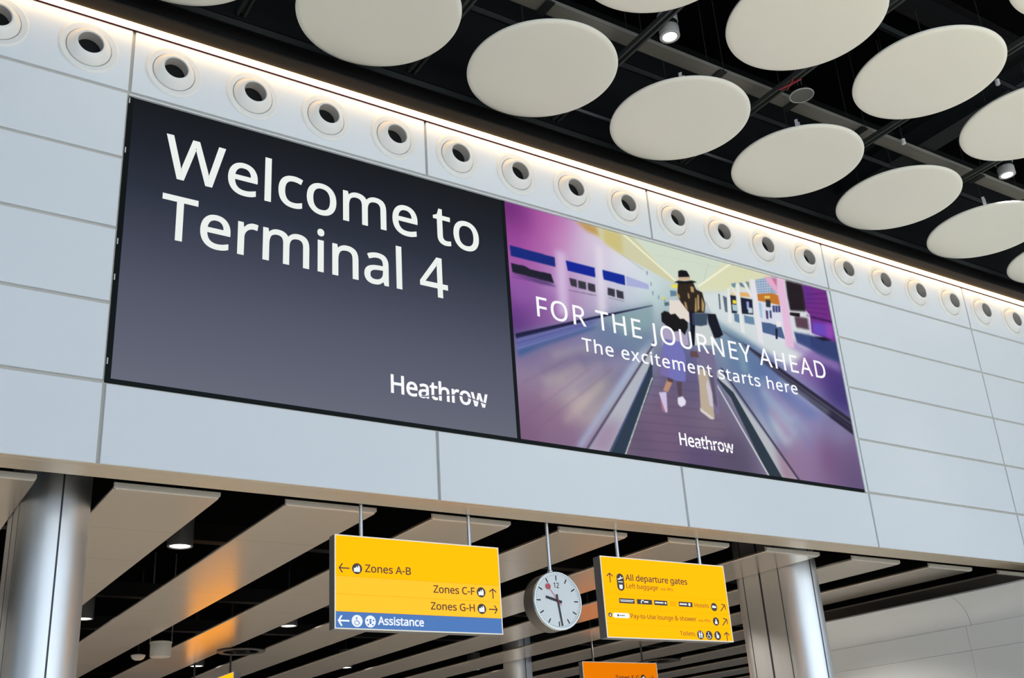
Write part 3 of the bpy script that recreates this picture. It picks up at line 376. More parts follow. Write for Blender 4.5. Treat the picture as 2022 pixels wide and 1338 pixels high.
s2 = thing('display_screen', 'colourful display screen showing travellers on a moving walkway', 'screen', (0, 0, 0))
AD = json.loads('''[[[18,962,95,32,105],[40,914,130,50,130],[107,947,175,85,160],[145,894,198,140,190],[23,826,150,60,150],[76,839,182,102,172],[198,847,205,190,215],[244,915,215,205,222],[312,849,225,225,235],[380,782,215,228,235],[19,723,172,95,172],[15,633,150,90,170],[39,599,130,70,150],[120,676,190,150,200],[23,528,100,50,130],[8,458,75,35,110],[74,525,130,80,150],[128,568,170,130,180],[226,627,195,175,205],[261,733,210,205,225],[329,691,200,210,220],[424,947,205,215,200],[502,957,205,215,200],[581,940,200,210,195],[405,720,180,205,200],[28,360,110,110,150],[105,386,122,118,150],[172,408,112,115,155],[247,522,95,115,150],[321,571,110,140,150],[24,255,150,130,155],[100,279,150,140,155],[148,231,188,178,172],[159,181,195,180,170],[203,268,150,150,142],[30,136,130,100,130],[91,112,140,105,135],[14,32,120,88,120],[112,37,125,100,130],[174,12,132,110,150],[279,377,110,120,160],[633,635,120,150,165],[676,577,82,112,150],[735,498,70,90,150],[758,408,82,102,160],[784,343,150,165,195],[807,254,160,165,190],[737,236,175,190,200],[831,165,140,110,150],[896,132,115,80,120],[975,54,95,80,118],[950,265,135,130,165],[856,363,130,140,185],[772,105,140,110,145],[970,149,110,85,125],[819,624,200,180,205],[883,569,120,80,150],[952,540,72,50,120],[976,446,55,45,110],[755,678,205,210,220],[649,790,218,226,224],[734,797,215,220,225],[886,881,205,180,215],[989,813,100,40,120],[410,240,110,90,115],[448,340,95,85,120],[359,140,115,90,120],[483,62,88,74,110],[509,178,122,105,125],[573,60,85,75,100],[299,82,95,80,105],[461,481,85,85,135],[442,615,140,160,170]],[[[323,1050,677,1059,547,833,481,806],[207,217,200],1,0.6],[[180,1017,323,1050,484,805,463,820,318,893,303,899],[206,204,168],1,0.6],[[180,1017,247,1001,255,959,219,964],[188,145,80],0.9,3],[[267,1003,319,998,318,900,266,930],[202,186,115],0.8,3],[[300,1024,485,812,489,819,304,1031],[238,238,205],1,0.6],[[583,967,556,854,558,854,585,967],[180,190,175],0.7,0.6],[[408,939,650,968,651,971,408,941],[190,198,182],0.6,0.6],[[663,1040,910,1066,844,982,749,930,693,883,639,852,545,814,539,832],[216,217,180],1,0.6],[[671,1021,538,840,541,834,674,1015],[240,240,215],1,0.6],[[545,814,639,852,846,993,938,996,1005,927,1002,764,893,649,809,546,590,688,547,751],[214,222,222],0.9,4],[[739,952,803,997,822,998,812,911,789,897,736,876],[150,172,195],1,0.6],[[740,953,735,875,737,876,742,954],[95,120,165],0.9,0.6],[[749,957,744,879,746,880,751,958],[95,120,165],0.9,0.6],[[758,961,752,882,755,883,760,962],[95,120,165],0.9,0.6],[[767,964,761,886,764,887,769,965],[95,120,165],0.9,0.6],[[776,968,770,889,772,890,778,969],[95,120,165],0.9,0.6],[[785,972,779,893,781,894,787,973],[95,120,165],0.9,0.6],[[794,976,788,896,790,898,796,977],[95,120,165],0.9,0.6],[[738,944,798,975,799,978,739,947],[215,222,230],0.9,0.6],[[737,930,797,961,797,965,737,933],[215,222,230],0.9,0.6],[[736,917,795,948,795,951,736,920],[215,222,230],0.9,0.6],[[734,904,794,934,794,938,734,907],[215,222,230],0.9,0.6],[[733,891,792,921,792,924,733,894],[215,222,230],0.9,0.6],[[731,877,791,908,791,911,731,881],[215,222,230],0.9,0.6],[[677,865,716,875,715,855,676,842],[226,172,105],1,0.6],[[736,878,790,905,818,903,814,850,770,848,733,844],[192,118,45],1,0.6],[[638,852,664,852,664,837,638,837],[225,195,130],0.7,0.6],[[641,836,662,839,657,751,636,744],[32,36,52],1,0.6],[[648,814,662,817,660,799,647,795],[235,215,60],1,0.6],[[644,791,661,794,661,763,644,759],[170,195,205],1,0.6],[[646,747,663,749,660,704,644,708],[95,125,155],1,0.6],[[677,838,717,843,712,765,673,755],[28,32,52],1,0.6],[[695,825,704,826,701,788,693,784],[150,160,220],1,0.6],[[697,796,712,797,711,772,696,766],[190,205,215],1,0.6],[[679,750,712,752,711,713,678,711],[105,135,165],1,0.6],[[617,824,630,819,625,744,617,744],[60,75,95],0.8,0.6],[[603,828,608,828,604,751,599,749],[60,75,95],0.8,0.6],[[652,897,670,909,664,882,654,880],[110,140,160],1,0.6],[[680,914,699,919,701,895,683,895],[100,130,150],1,0.6],[[703,928,715,933,714,892],[110,135,155],1,0.6],[[735,841,819,852,813,660,736,668],[214,218,230],1,0.6],[[765,862,782,866,778,826,762,823],[42,52,62],1,0.6],[[762,878,783,887,781,874,762,866],[228,200,95],1,0.6],[[786,840,794,840,791,806,783,805],[62,66,120],1,0.6],[[796,844,804,844,801,809,793,808],[62,66,120],1,0.6],[[806,848,814,848,811,813,803,812],[62,66,120],1,0.6],[[758,804,767,805,763,761,756,761],[75,65,105],1,0.6],[[772,810,779,810,776,769,769,769],[70,75,130],1,0.6],[[737,836,748,836,743,759,731,760],[165,195,220],1,0.6],[[737,737,765,742,805,739,811,677,771,683,735,685],[75,97,138],1,0.6],[[782,721,790,722,784,669,777,667],[28,28,55],1,0.6],[[791,767,808,763,805,737,787,730],[235,228,232],1,0.6],[[848,727,916,731,1002,725,1000,620,938,628,899,655,852,674],[48,62,112],1,1.5],[[814,646,839,679,898,652,998,617,999,572,879,609],[150,125,185],0.7,4],[[911,997,1007,1005,999,729,914,746,919,839,906,866,905,927],[112,42,132],1,0.6],[[917,989,950,992,938,898,909,897],[95,45,140],0.8,4],[[922,805,1002,818,995,743,917,742],[105,72,185],1,3],[[975,819,1002,818,996,749,967,739],[150,70,170],0.9,3],[[919,946,1005,986,1005,990,919,950],[60,25,85],0.7,1],[[916,923,1000,955,1001,959,916,927],[60,25,85],0.7,1],[[913,900,996,925,997,929,913,904],[60,25,85],0.7,1],[[910,877,992,895,993,899,910,881],[60,25,85],0.7,1],[[907,855,988,865,989,869,908,858],[60,25,85],0.7,1],[[904,832,984,836,985,840,905,836],[60,25,85],0.7,1],[[920,826,999,829,1002,838,923,834],[45,20,75],0.9,1],[[850,996,911,999,909,929,907,854,848,837,847,915],[32,24,30],1,1.5],[[859,812,908,820,906,758,859,755],[88,62,78],1,1.5],[[846,827,883,836,879,814,842,811],[26,16,22],1,0.6],[[919,728,960,740,990,731,950,718],[22,15,42],1,1.2],[[910,851,907,758,910,760,913,853],[160,130,170],0.8,0.6],[[858,726,857,675,859,676,860,727],[95,120,170],0.6,0.6],[[865,728,863,672,865,673,867,729],[95,120,170],0.6,0.6],[[872,731,870,668,872,669,874,732],[95,120,170],0.6,0.6],[[880,733,876,664,878,665,882,734],[95,120,170],0.6,0.6],[[887,736,883,660,885,661,889,737],[95,120,170],0.6,0.6],[[895,739,889,657,891,657,897,740],[95,120,170],0.6,0.6],[[902,741,896,653,898,654,904,742],[95,120,170],0.6,0.6],[[819,999,845,999,843,882,843,811,839,640,810,642,816,831,812,911],[226,186,216],1,1.5],[[775,986,818,993,813,906,782,955],[226,170,200],1,1.5],[[800,988,818,991,813,947],[190,110,140],0.9,1],[[720,950,738,952,737,841,732,621,714,634,721,825],[226,224,230],1,0.6],[[668,903,679,908,672,757,674,659,661,659,663,764],[226,229,229],1,0.6],[[637,869,644,872,639,745,633,692,622,695],[226,231,229],1,0.6],[[691,920,699,925,720,864,713,852],[228,226,226],1,0.6],[[647,880,654,886,670,835,668,827],[228,226,218],1,0.6],[[127,834,154,834,147,553,120,543],[215,196,226],0.75,4],[[241,909,259,909,251,591,228,583],[226,220,232],0.75,4],[[7,803,123,800,123,756,8,756],[20,40,122],1,0.6],[[152,798,231,799,230,754,155,754],[15,35,148],1,0.6],[[252,798,315,798,314,752,253,754],[15,40,150],1,0.6],[[319,798,384,785,383,760,319,752],[168,174,216],1,0.6],[[7,724,42,726,56,717,109,719,115,680,9,685],[28,28,44],1,0.6],[[157,722,177,722,176,686,160,687],[54,52,64],1,0.6],[[181,721,202,720,201,685,180,686],[54,52,64],1,0.6],[[207,720,227,721,226,684,206,685],[54,52,64],1,0.6],[[262,720,282,721,280,684,260,686],[54,52,64],1,0.6],[[286,720,306,719,305,684,286,684],[54,52,64],1,0.6],[[8,680,97,683,122,667,83,662,10,676],[60,45,95],0.7,1.5],[[7,662,118,668,118,670,8,665],[85,50,120],0.7,0.6],[[153,663,227,668,228,672,153,666],[95,85,110],0.8,0.6],[[260,672,306,673,307,676,260,675],[110,110,125],0.8,0.6],[[10,622,117,643,114,590,9,557],[150,100,170],0.5,8],[[315,895,374,847,376,850,316,898],[165,170,160],0.8,0.6],[[382,848,386,847,385,829,382,829],[105,125,135],0.8,0.6],[[391,799,394,799,393,781,390,781],[105,125,135],0.8,0.6],[[392,757,396,756,395,738,392,738],[105,125,135],0.8,0.6],[[409,743,412,743,411,725,408,725],[105,125,135],0.8,0.6],[[426,738,429,738,428,719,425,720],[105,125,135],0.8,0.6],[[423,741,430,742,429,730,423,729],[222,212,60],1,0.6],[[5,422,236,584,389,695,374,512,303,418,228,462,169,486,6,321],[104,124,155],0.55,4],[[235,575,388,690,379,576,294,520],[140,172,168],0.6,5],[[5,422,236,586,388,688,388,685,235,574,7,402],[28,28,62],1,0.6],[[7,402,235,573,201,523,8,356],[98,104,165],0.9,1.5],[[6,380,209,544,209,546,6,383],[65,65,125],0.8,0.6],[[8,359,208,525,208,529,8,363],[140,150,205],0.8,0.6],[[8,355,201,521,227,532,169,476,68,391,9,329],[58,86,142],0.9,2.5],[[227,349,246,365,247,326,228,310],[110,110,105],0.6,5],[[98,331,204,408,200,455,93,377],[190,178,170],0.3,4],[[100,327,200,404,197,425,98,346],[110,95,135],0.3,4],[[65,262,181,359,173,405,58,306],[110,95,135],0.3,4],[[97,275,249,415,243,445,91,304],[110,95,135],0.3,4],[[71,219,174,320,165,362,61,259],[190,178,170],0.3,4],[[127,264,290,438,284,458,121,283],[110,95,135],0.3,4],[[68,160,231,347,219,384,56,195],[175,150,170],0.3,4],[[119,190,275,384,261,421,106,225],[150,135,165],0.3,4],[[158,214,282,381,267,413,145,244],[120,110,150],0.3,4],[[140,153,304,396,286,429,123,184],[175,150,170],0.3,4],[[117,88,229,271,217,288,106,105],[205,190,178],0.3,4],[[166,125,283,340,270,357,153,141],[120,110,150],0.3,4],[[212,161,319,385,301,402,195,178],[175,150,170],0.3,4],[[214,126,332,396,310,413,194,143],[110,95,135],0.3,4],[[250,170,361,454,337,467,228,184],[205,190,178],0.3,4],[[261,152,319,324,297,334,240,162],[190,178,170],0.3,4],[[13,221,133,356,132,359,12,224],[115,95,125],0.55,1.5],[[10,81,191,336,190,339,9,83],[115,95,125],0.55,1.5],[[26,23,253,356,251,358,25,26],[115,95,125],0.55,1.5],[[376,534,331,409,152,1,135,2,304,393],[168,186,214],0.8,3],[[374,512,367,423,219,-6,151,-17],[178,182,192],0.95,1.5],[[206,115,268,150,219,-6,151,-17],[150,118,152],0.7,8],[[379,516,149,-24,153,-27,383,513],[56,52,78],1,1],[[368,439,360,331,260,-10,215,-11,343,356],[44,58,76],1,0.6],[[344,367,218,-10,220,-11,347,366],[85,100,150],0.9,0.6],[[360,352,257,-10,260,-11,363,351],[216,222,214],1,0.6],[[592,656,657,608,818,419,1002,257,1001,340,728,562],[42,38,58],1,1],[[597,640,999,310,1003,316,600,646],[92,86,108],0.8,1],[[704,535,997,290,999,293,706,538],[70,66,92],0.8,1],[[617,641,710,544,754,505,818,419,788,382,598,451],[95,120,160],0.55,5],[[637,601,662,581,664,454,642,465],[140,175,180],0.5,4],[[670,323,735,96,756,114,690,343],[95,110,165],0.3,4],[[660,371,705,234,730,259,686,397],[95,110,165],0.3,4],[[700,273,746,144,778,176,731,305],[200,205,215],0.3,4],[[707,298,754,182,778,208,731,324],[150,120,165],0.3,4],[[712,307,764,192,792,222,740,339],[150,120,165],0.3,4],[[690,379,780,198,806,229,716,411],[185,200,212],0.3,4],[[707,373,832,146,854,172,728,400],[120,125,175],0.3,4],[[680,419,779,256,811,299,712,463],[185,200,212],0.3,4],[[702,407,785,281,813,318,728,445],[150,120,165],0.3,4],[[708,408,854,209,885,251,737,452],[120,125,175],0.3,4],[[724,414,870,231,892,263,744,445],[150,120,165],0.3,4],[[753,382,837,286,869,333,783,430],[95,110,165],0.3,4],[[724,432,864,289,890,331,749,475],[95,110,165],0.3,4],[[750,429,859,327,878,358,768,461],[120,125,175],0.3,4],[[711,469,840,359,863,399,732,509],[120,125,175],0.3,4],[[758,450,915,330,930,358,773,478],[185,200,212],0.3,4],[[545,451,574,438,779,-17,720,-18],[180,184,190],1,1.5],[[712,148,745,123,779,-17,720,-18],[150,115,140],0.75,6],[[546,424,570,398,604,357,726,-17,679,-16,593,327],[44,56,68],1,0.6],[[540,415,680,-17,684,-14,543,419],[214,218,216],1,0.6],[[574,458,779,-17,784,-12,578,464],[50,50,72],1,1],[[357,353,536,372,536,375,358,356],[70,60,92],0.45,1],[[344,310,541,332,541,335,344,313],[70,60,92],0.45,1],[[330,268,546,292,546,295,331,271],[70,60,92],0.45,1],[[317,226,551,252,551,256,318,229],[70,60,92],0.45,1],[[304,185,555,213,556,216,305,188],[70,60,92],0.45,1],[[291,144,560,174,561,177,292,147],[70,60,92],0.45,1],[[278,104,565,135,566,138,279,107],[70,60,92],0.45,1],[[266,64,570,96,570,99,266,67],[70,60,92],0.45,1],[[253,25,575,57,575,60,254,28],[70,60,92],0.45,1],[[442,734,478,745,499,704,498,648,465,646,436,668],[226,216,206],1,0.6],[[452,810,476,820,474,801,455,798],[232,222,85],1,0.6],[[448,782,467,787,467,764,447,752],[95,128,150],1,0.6],[[425,716,440,724,440,707,425,698],[80,110,125],1,0.6],[[418,616,448,596,482,601,484,536,401,508],[172,162,190],1,0.6],[[512,638,555,659,568,599,578,568,493,539],[200,206,206],1,0.6],[[476,830,525,852,532,819,550,813,555,755,548,712,514,699,497,698,477,738,469,768],[44,35,26],1,0.6],[[533,796,538,795,534,727,526,711],[198,166,112],0.9,0.8],[[514,828,524,829,524,803,514,799],[198,166,112],0.9,0.8],[[546,788,552,754,546,715,540,720],[198,166,112],0.9,0.8],[[488,746,494,741,496,706,489,717],[198,166,112],0.9,0.8],[[466,780,475,773,477,754,469,758],[198,166,112],0.9,0.8],[[525,776,529,778,524,710,517,704],[198,166,112],0.9,0.8],[[503,794,507,789,507,763,502,767],[198,166,112],0.9,0.8],[[499,704,516,706,512,638,502,542,492,538,496,632],[16,16,30],1,0.6],[[507,697,515,701,511,641,504,638],[62,70,110],0.8,0.6],[[515,698,558,714,550,655,530,642,512,640],[60,76,96],1,0.6],[[557,712,584,720,592,663,599,626,584,606,568,599,563,633,556,670],[18,20,34],1,0.6],[[556,771,567,716,568,718,558,773],[120,130,140],0.8,0.6],[[482,889,493,899,509,902,515,886,517,874,480,857],[14,14,20],1,0.6],[[480,858,517,875,517,859,480,843],[205,176,142],1,0.6],[[465,828,478,841,499,847,522,860,538,858,516,843,481,828],[14,14,20],1,0.6],[[411,658,423,675,435,673,440,664,455,674,467,653,479,659,490,646,488,619,475,580,465,598,444,586,421,608,410,620],[20,18,20],1,0.6],[[503,524,558,542,561,444,553,338,550,241,536,240,536,333,528,399,502,440],[118,110,142],1,0.6],[[536,430,547,426,548,336,546,267,536,292],[85,78,98],0.8,0.6],[[499,439,529,434,536,333,532,219,517,212,493,246,499,356],[186,170,150],1,0.6],[[528,399,535,332,533,267,523,275,520,363],[205,200,225],0.8,0.6],[[491,256,532,218,524,212,492,239],[216,206,202],1,0.6],[[409,541,457,543,469,478,459,364,440,357,412,363,387,376],[114,114,182],1,0.6],[[397,468,418,461,410,367,387,377],[125,105,160],0.7,2],[[486,511,507,516,511,488,483,482],[95,70,70],0.9,0.6],[[406,362,423,360,402,300,388,303],[186,140,115],1,0.6],[[406,366,423,361,420,346,404,348],[60,45,55],0.8,0.6],[[375,291,397,299,396,273,393,209,387,207,379,255],[202,192,226],1,0.6],[[377,277,381,252,386,208,378,212],[200,120,130],0.7,0.6],[[431,355,447,359,442,292,431,289],[85,70,80],1,0.6],[[428,282,444,293,452,275,449,257,435,243,427,254],[226,221,236],1,0.6]]]''')
def paint(nx, nz):
    SS = 2; W, Hh = nx * SS, nz * SS
    U, Vv = np.meshgrid((np.arange(W) + .5) / W, (np.arange(Hh) + .5) / Hh)
    asp = 6.0 / 3.23
    lw, lh = 150, 81; u, v = np.meshgrid((np.arange(lw) + .5) / lw, (np.arange(lh) + .5) / lh)
    num = np.zeros((lh, lw, 3)); den = np.zeros((lh, lw))
    for a, b, r, g, bb_ in AD[0]:
        d = ((u - a / 1000) * asp) ** 2 + (v - b / 1000) ** 2; w = 1 / (d + 0.010) ** 2
        num += w[..., None] * np.array([r, g, bb_]); den += w
    low = num / den[..., None]
    fx = np.clip(U * lw - .5, 0, lw - 1.001); fy = np.clip(Vv * lh - .5, 0, lh - 1.001); ix, iy = fx.astype(int), fy.astype(int); tx, ty = (fx - ix)[..., None], (fy - iy)[..., None]
    img = (low[iy, ix] * (1 - tx) + low[iy, ix + 1] * tx) * (1 - ty) + (low[iy + 1, ix] * (1 - tx) + low[iy + 1, ix + 1] * tx) * ty
    for pts, c, al, bl in AD[1]:
        P = [(pts[i] / 1000 * W, pts[i + 1] / 1000 * Hh) for i in range(0, len(pts), 2)]
        sg = bl * SS * nx / 600; pad = int(3 * sg) + 3
        xa = max(0, int(min(p[0] for p in P)) - pad); xb = min(W, int(max(p[0] for p in P)) + pad + 1); ya = max(0, int(min(p[1] for p in P)) - pad); yb = min(Hh, int(max(p[1] for p in P)) + pad + 1)
        if xb <= xa or yb <= ya: continue
        X, Y = np.meshgrid(np.arange(xa - pad, xb + pad) + .5, np.arange(ya - pad, yb + pad) + .5); ins = np.zeros(X.shape, bool)
        for i in range(len(P)):
            (px, py), (qx, qy) = P[i - 1], P[i]
            if py == qy: continue
            ins ^= ((py > Y) != (qy > Y)) & (X < (qx - px) * (Y - py) / (qy - py) + px)
        k = ins.astype(float)
        if sg > 0.3:
            r = int(3 * sg) + 1; ker = np.exp(-0.5 * (np.arange(-r, r + 1) / sg) ** 2); ker /= ker.sum()
            if k.shape[1] > 1: k = np.apply_along_axis(lambda a: np.convolve(a, ker, 'full')[r:r + a.size], 1, k)
            k = np.apply_along_axis(lambda a: np.convolve(a, ker, 'full')[r:r + a.size], 0, k)
        k = k[pad:-pad, pad:-pad][:yb - ya, :xb - xa, None] * al
        img[ya:yb, xa:xb] = img[ya:yb, xa:xb] * (1 - k) + np.array(c, float) * k
    img = img.reshape(nz, SS, nx, SS, 3).mean((1, 3)) / 255
    return np.where(img <= 0.04045, img / 12.92, ((img + 0.055) / 1.055) ** 2.4)
NX, NZ = 640, 345
pic = paint(NX, NZ)
xs = 4.739 + (10.735 - 4.739) * np.arange(NX) / (NX - 1); zs = 5.545 + 3.223 * np.arange(NZ) / (NZ - 1)
gx, gz = np.meshgrid(xs, zs); co = np.stack([gx, np.full_like(gx, YS), gz], -1).reshape(-1, 3)
i0 = (np.arange(NZ - 1)[:, None] * NX + np.arange(NX - 1)[None]).ravel(); quads = np.stack([i0, i0 + 1, i0 + NX + 1, i0 + NX], 1)
me = bpy.data.meshes.new('screen'); me.from_pydata(co.tolist(), [], quads.tolist())
ca = me.color_attributes.new('picture', 'FLOAT_COLOR', 'POINT'); rgba = np.ones((NX * NZ, 4), np.float32); rgba[:, :3] = pic.reshape(-1, 3); ca.data.foreach_set('color', rgba.ravel())
me.materials.append(vcol_mat('walkway_picture')); so = bpy.data.objects.new('screen', me); COL.objects.link(so); so.parent = s2
m = MB(); m.box(4.7385, 10.735, YS - 0.005, YS + 0.06, 5.503, 5.544); m.box(4.7385, 10.738, YS + 0.004, YS + 0.16, 5.503, 8.768); m.build('bezel', M['bezel'], s2)
m = MB(); m.box(10.738, 10.79, 0.004, 0.12, 5.503, 8.768); m.build('side_trim', M['panel'], s2)
m = MB(); put_text(m, 'FOR THE JOURNEY AHEAD', 5.121, 10.361, 7.213, 0.273, YS - 0.004, w=4, track=60); m.build('lettering', M['wletter'], s2); m = MB()
put_text(m, 'The excitement starts here', 5.787, 9.672, 6.862, 0.178, YS - 0.004, w=8, track=50)
m.build('lettering', M['wletter'], s2)
logo(s2, 7.243, 8.198, 5.787, 0.166, YS - 0.004)

# ================================================================== LIGHT STRIP
ls = thing('light_strip', 'long glowing light strip along the top of the white wall', 'light', (0, 0, 0))
m = MB(); m.box(XL, 16.45, -0.122, -0.034, 9.606, 9.625); m.build('diffuser', M['glow'], ls)
m = MB(); m.box(XL, 25.2, -0.0295, 0.0, 9.610, 9.625); m.build('lower_lip', M['lip'], ls)
m = MB(); m.box(16.46, 25.2, -0.122, -0.034, 9.606, 9.625); m.build('end_section', M['panel'], ls)
lb = MB(); lb.box(XL, 25.2, -0.33, 0.0, 9.626, 9.65)
struct(lb.build('trim_3', M['ledge']))
ub = MB(); ub.box(XL, 25.2, 0.0, 0.3, 9.652, 12.6); struct(ub.build('trim_4', M['black']))

# ================================================================== AIR NOZZLES
noz = thing('air_nozzle', '', 'air nozzle', (0, 0, 0), 0, 'air nozzles in the band above the screens')
m = MB(); m.lathe([(0.312, -0.0005), (0.305, -0.012), (0.292, -0.020), (0.275, -0.018), (0.245, -0.010), (0.236, -0.008), (0.233, 0.006), (0.229, 0.008)], 56, 'y'); m.build('flange_ring', M['nozzle'], noz, smooth=True)
m = MB(); m.lathe([(0.227, 0.002), (0.2265, -0.012), (0.222, -0.022), (0.205, -0.045), (0.180, -0.074), (0.155, -0.096), (0.142, -0.103), (0.134, -0.104), (0.129, -0.100), (0.127, -0.092)], 56, 'y'); m.build('nozzle_cone', M['nozzle'], noz, smooth=True)
m = MB(); m.lathe([(0.127, -0.093), (0.127, 0.033)], 48, 'y'); m.build('throat', M['throat'], noz, smooth=True)
m = MB(); m.lathe([(0.127, 0.0325), (0.001, 0.0326)], 48, 'y'); m.build('throat_back', M['black'], noz)
for k in range(21):
    lab = 'round white air nozzle, %s from the left in the row under the light strip' % NTH[k] if k < 19 else ('round white air nozzle second from the right end of the row' if k == 19 else 'round white air nozzle at the far right end of the row')
    loc = (-1.35 + 0.9 * k, -0.001, 9.222)
    if k == 0: noz.location = loc; noz['label'] = lab
    elif k < 20: dup(noz, loc, lab if k < 19 else 'round white air nozzle at the far right end of the row')

# ================================================================== CEILING DISCS
dk = thing('ceiling_disc', '', 'ceiling disc', (0, 0, 0), 0, 'round white discs hung under the black ceiling')
m = MB(); m.lathe([(0.001, 0.0), (0.5, 0.0), (0.86, 0.0), (0.90, 0.004), (0.918, 0.014), (0.922, 0.028), (0.918, 0.040), (0.90, 0.045), (0.001, 0.045)], 96, 'z'); m.build('panel', M['disc'], dk, smooth=True)
for a, b in ((0.45, 0.3), (-0.45, 0.3), (0.45, -0.3), (-0.45, -0.3)):
    m = MB(); m.rod((a, b, 0.044), (a, b, 0.62), 0.006, 8); m.build('hanger_rod', M['wire'], dk)
discs = [((0, -2), 'white ceiling disc at the top left, only its lower edge in view'), ((0, -1), 'large white ceiling disc cut off by the top of the photo, above the dark screen'), ((0, 0), 'whole white ceiling disc, leftmost of the complete ones, nearest the wall'),
         ((0, 1), 'white ceiling disc in the row by the wall, below the lit hanging can lamp'), ((0, 2), 'white ceiling disc in the row by the wall, below the small grey speaker'), ((0, 3), 'white ceiling disc in the row by the wall, fourth complete one from the left'),
         ((0, 4), 'white ceiling disc by the wall cut off at the right edge of the photo'), ((0, 5), 'small sliver of white ceiling disc at the right edge, last by the wall'),
         ((1, 0), 'white ceiling disc at the top beside the hanging can lamp, mostly cut off'), ((1, 1), 'big white ceiling disc cut at the top, above the grey speaker'), ((1, 2), 'whole white ceiling disc at the upper right, farthest from the wall'), ((1, 3), 'white ceiling disc at the right edge above the second lit can lamp'), ((2, 2), 'white ceiling disc peeking in at the top right corner')]
first = True
for (mm, ii), lab in discs:
    loc = (4.53 + 2.2018 * ii, -1.293 - 2.2105 * mm, 9.80)
    if first: dk.location = loc; dk['label'] = lab; first = False
    else: dup(dk, loc, lab)

# ceiling services
for i, x in enumerate((1.17, 3.42, 5.66, 7.98, 10.10, 12.35)):
    m = MB(); m.box(x - 0.055, x - 0.025, -9, -0.02, 10.27, 10.33); m.box(x + 0.025, x + 0.055, -9, -0.02, 10.27, 10.33); m.box(x - 0.055, x + 0.055, -9, -0.02, 10.33, 10.337)
    tag(m.build('ceiling_rail', M['rail']), 'dark twin-flanged ceiling rail running over the discs, %s from the left' % NTH[i], 'rail', 'dark rails above the discs', 'thing')
for i, (y0, y1, z) in enumerate(((-1.30, -1.20, 10.345), (-0.16, -0.08, 9.98), (-3.45, -3.35, 10.345))):
    m = MB(); m.box(-6, 24, y0, y0 + 0.012, z, z + 0.11); m.box(-6, 24, y0, y1, z + 0.10, z + 0.11); m.box(-6, 24, y0 - 0.02, y0 + 0.012, z, z + 0.006)
    tag(m.build('steel_channel', M['beam']), ['dark steel channel running along the ceiling just behind the discs by the wall', 'dark steel channel along the ceiling closest to the light strip', 'dark steel channel along the ceiling behind the upper discs'][i], 'steel channel', 'steel channels along the ceiling', 'thing')
ct = thing('cable_tray', 'long pale cable tray crossing the dark ceiling above the discs', 'cable tray')
m = MB(); m.box(-2.0, 22, -1.625, -1.43, 10.6, 10.61); m.box(-2.0, 22, -1.63, -1.622, 10.6, 10.66); m.box(-2.0, 22, -1.433, -1.425, 10.6, 10.66); m.build('tray', M['tray'], ct)
for x in np.arange(-1.2, 22, 1.42):
    if 11.3 < x < 12.0: continue
    m = MB(); m.box(x - 0.06, x + 0.06, -1.66, -1.40, 10.575, 10.598); m.rod((x, -1.66, 10.58), (x, -1.66, 12.6), 0.006, 6); m.rod((x, -1.40, 10.58), (x, -1.40, 12.6), 0.006, 6); m.build('tray_hanger', M['wire'], ct)
m = MB(); m.box(11.47, 11.84, -9, -0.01, 10.70, 10.72); m.box(11.64, 11.67, -9, -0.01, 10.72, 11.13); m.box(11.47, 11.84, -9, -0.01, 11.13, 11.15)
tag(m.build('steel_beam', M['beam']), 'broad dark steel beam crossing toward the wall near the right end of the ceiling', 'beam', None, 'thing')
for i, y in enumerate((-3.0, -5.4)):
    m = MB(); m.box(-6, 24, y - 0.12, y + 0.12, 11.6, 11.62); m.box(-6, 24, y - 0.012, y + 0.012, 11.62, 12.0); m.box(-6, 24, y - 0.12, y + 0.12, 12.0, 12.02)
    tag(m.build('roof_beam', M['duct']), ['dark roof beam high in the ceiling void, nearer the wall', 'dark roof beam high in the ceiling void, farther from the wall'][i], 'beam', 'roof beams', 'thing')
# pale pipe near the light strip
m = MB(); m.rod((4.2, -0.55, 10.12), (8.6, -0.55, 10.12), 0.022, 10)
tag(m.build('conduit', M['canb']), 'thin dark conduit along the ceiling between the disc row and the light strip', 'conduit', None, 'thing')

def can_up(x, y, z, label, first_obj=[None]):
    if first_obj[0] is None:
        t = thing('can_lamp', label, 'can lamp', (x, y, z), 0, 'lit can lamps between the discs')
        m = MB(); m.lathe([(0.086, 0.010), (0.090, 0.0), (0.118, 0.0), (0.125, 0.006), (0.125, 0.13), (0.120, 0.14)], 36, 'z'); m.lathe([(0.120, 0.205), (0.125, 0.21), (0.125, 0.33), (0.10, 0.335), (0.001, 0.335)], 36, 'z'); m.build('housing', M['canw'], t, smooth=True)
        m = MB(); m.lathe([(0.119, 0.13), (0.112, 0.14), (0.112, 0.205), (0.119, 0.21)], 36, 'z'); m.build('band', M['black'], t, smooth=True)
        m = MB(); m.lathe([(0.086, 0.008), (0.001, 0.008)], 36, 'z'); m.build('lens', M['lamp'], t)
        m = MB(); m.rod((0, 0, 0.33), (0, 0, 2.38), 0.012, 10); m.build('stem', M['wire'], t)
        first_obj[0] = t
    else: dup(first_obj[0], (x, y, z), label)
    s = spot('can_light', (x, y, z - 0.01), 120, (1.0, 0.93, 0.82), 75)
can_up(5.86, -2.18, 10.2, 'lit white can lamp hanging between the discs near the top centre')
can_up(12.72, -2.18, 10.2, 'lit white can lamp hanging between the discs at the right edge')
sp_ = thing('ceiling_speaker', 'round grey ceiling speaker hanging between the discs', 'speaker', (8.27, -2.09, 10.22))
m = MB(); m.lathe([(0.150, 0.008), (0.160, 0.01), (0.10, 0.11), (0.05, 0.14), (0.001, 0.14)], 40, 'z'); m.build('speaker_body', M['black'], sp_, smooth=True)
m = MB(); m.lathe([(0.001, 0.004), (0.150, 0.004)], 40, 'z'); m.build('grille', M['speaker'], sp_)
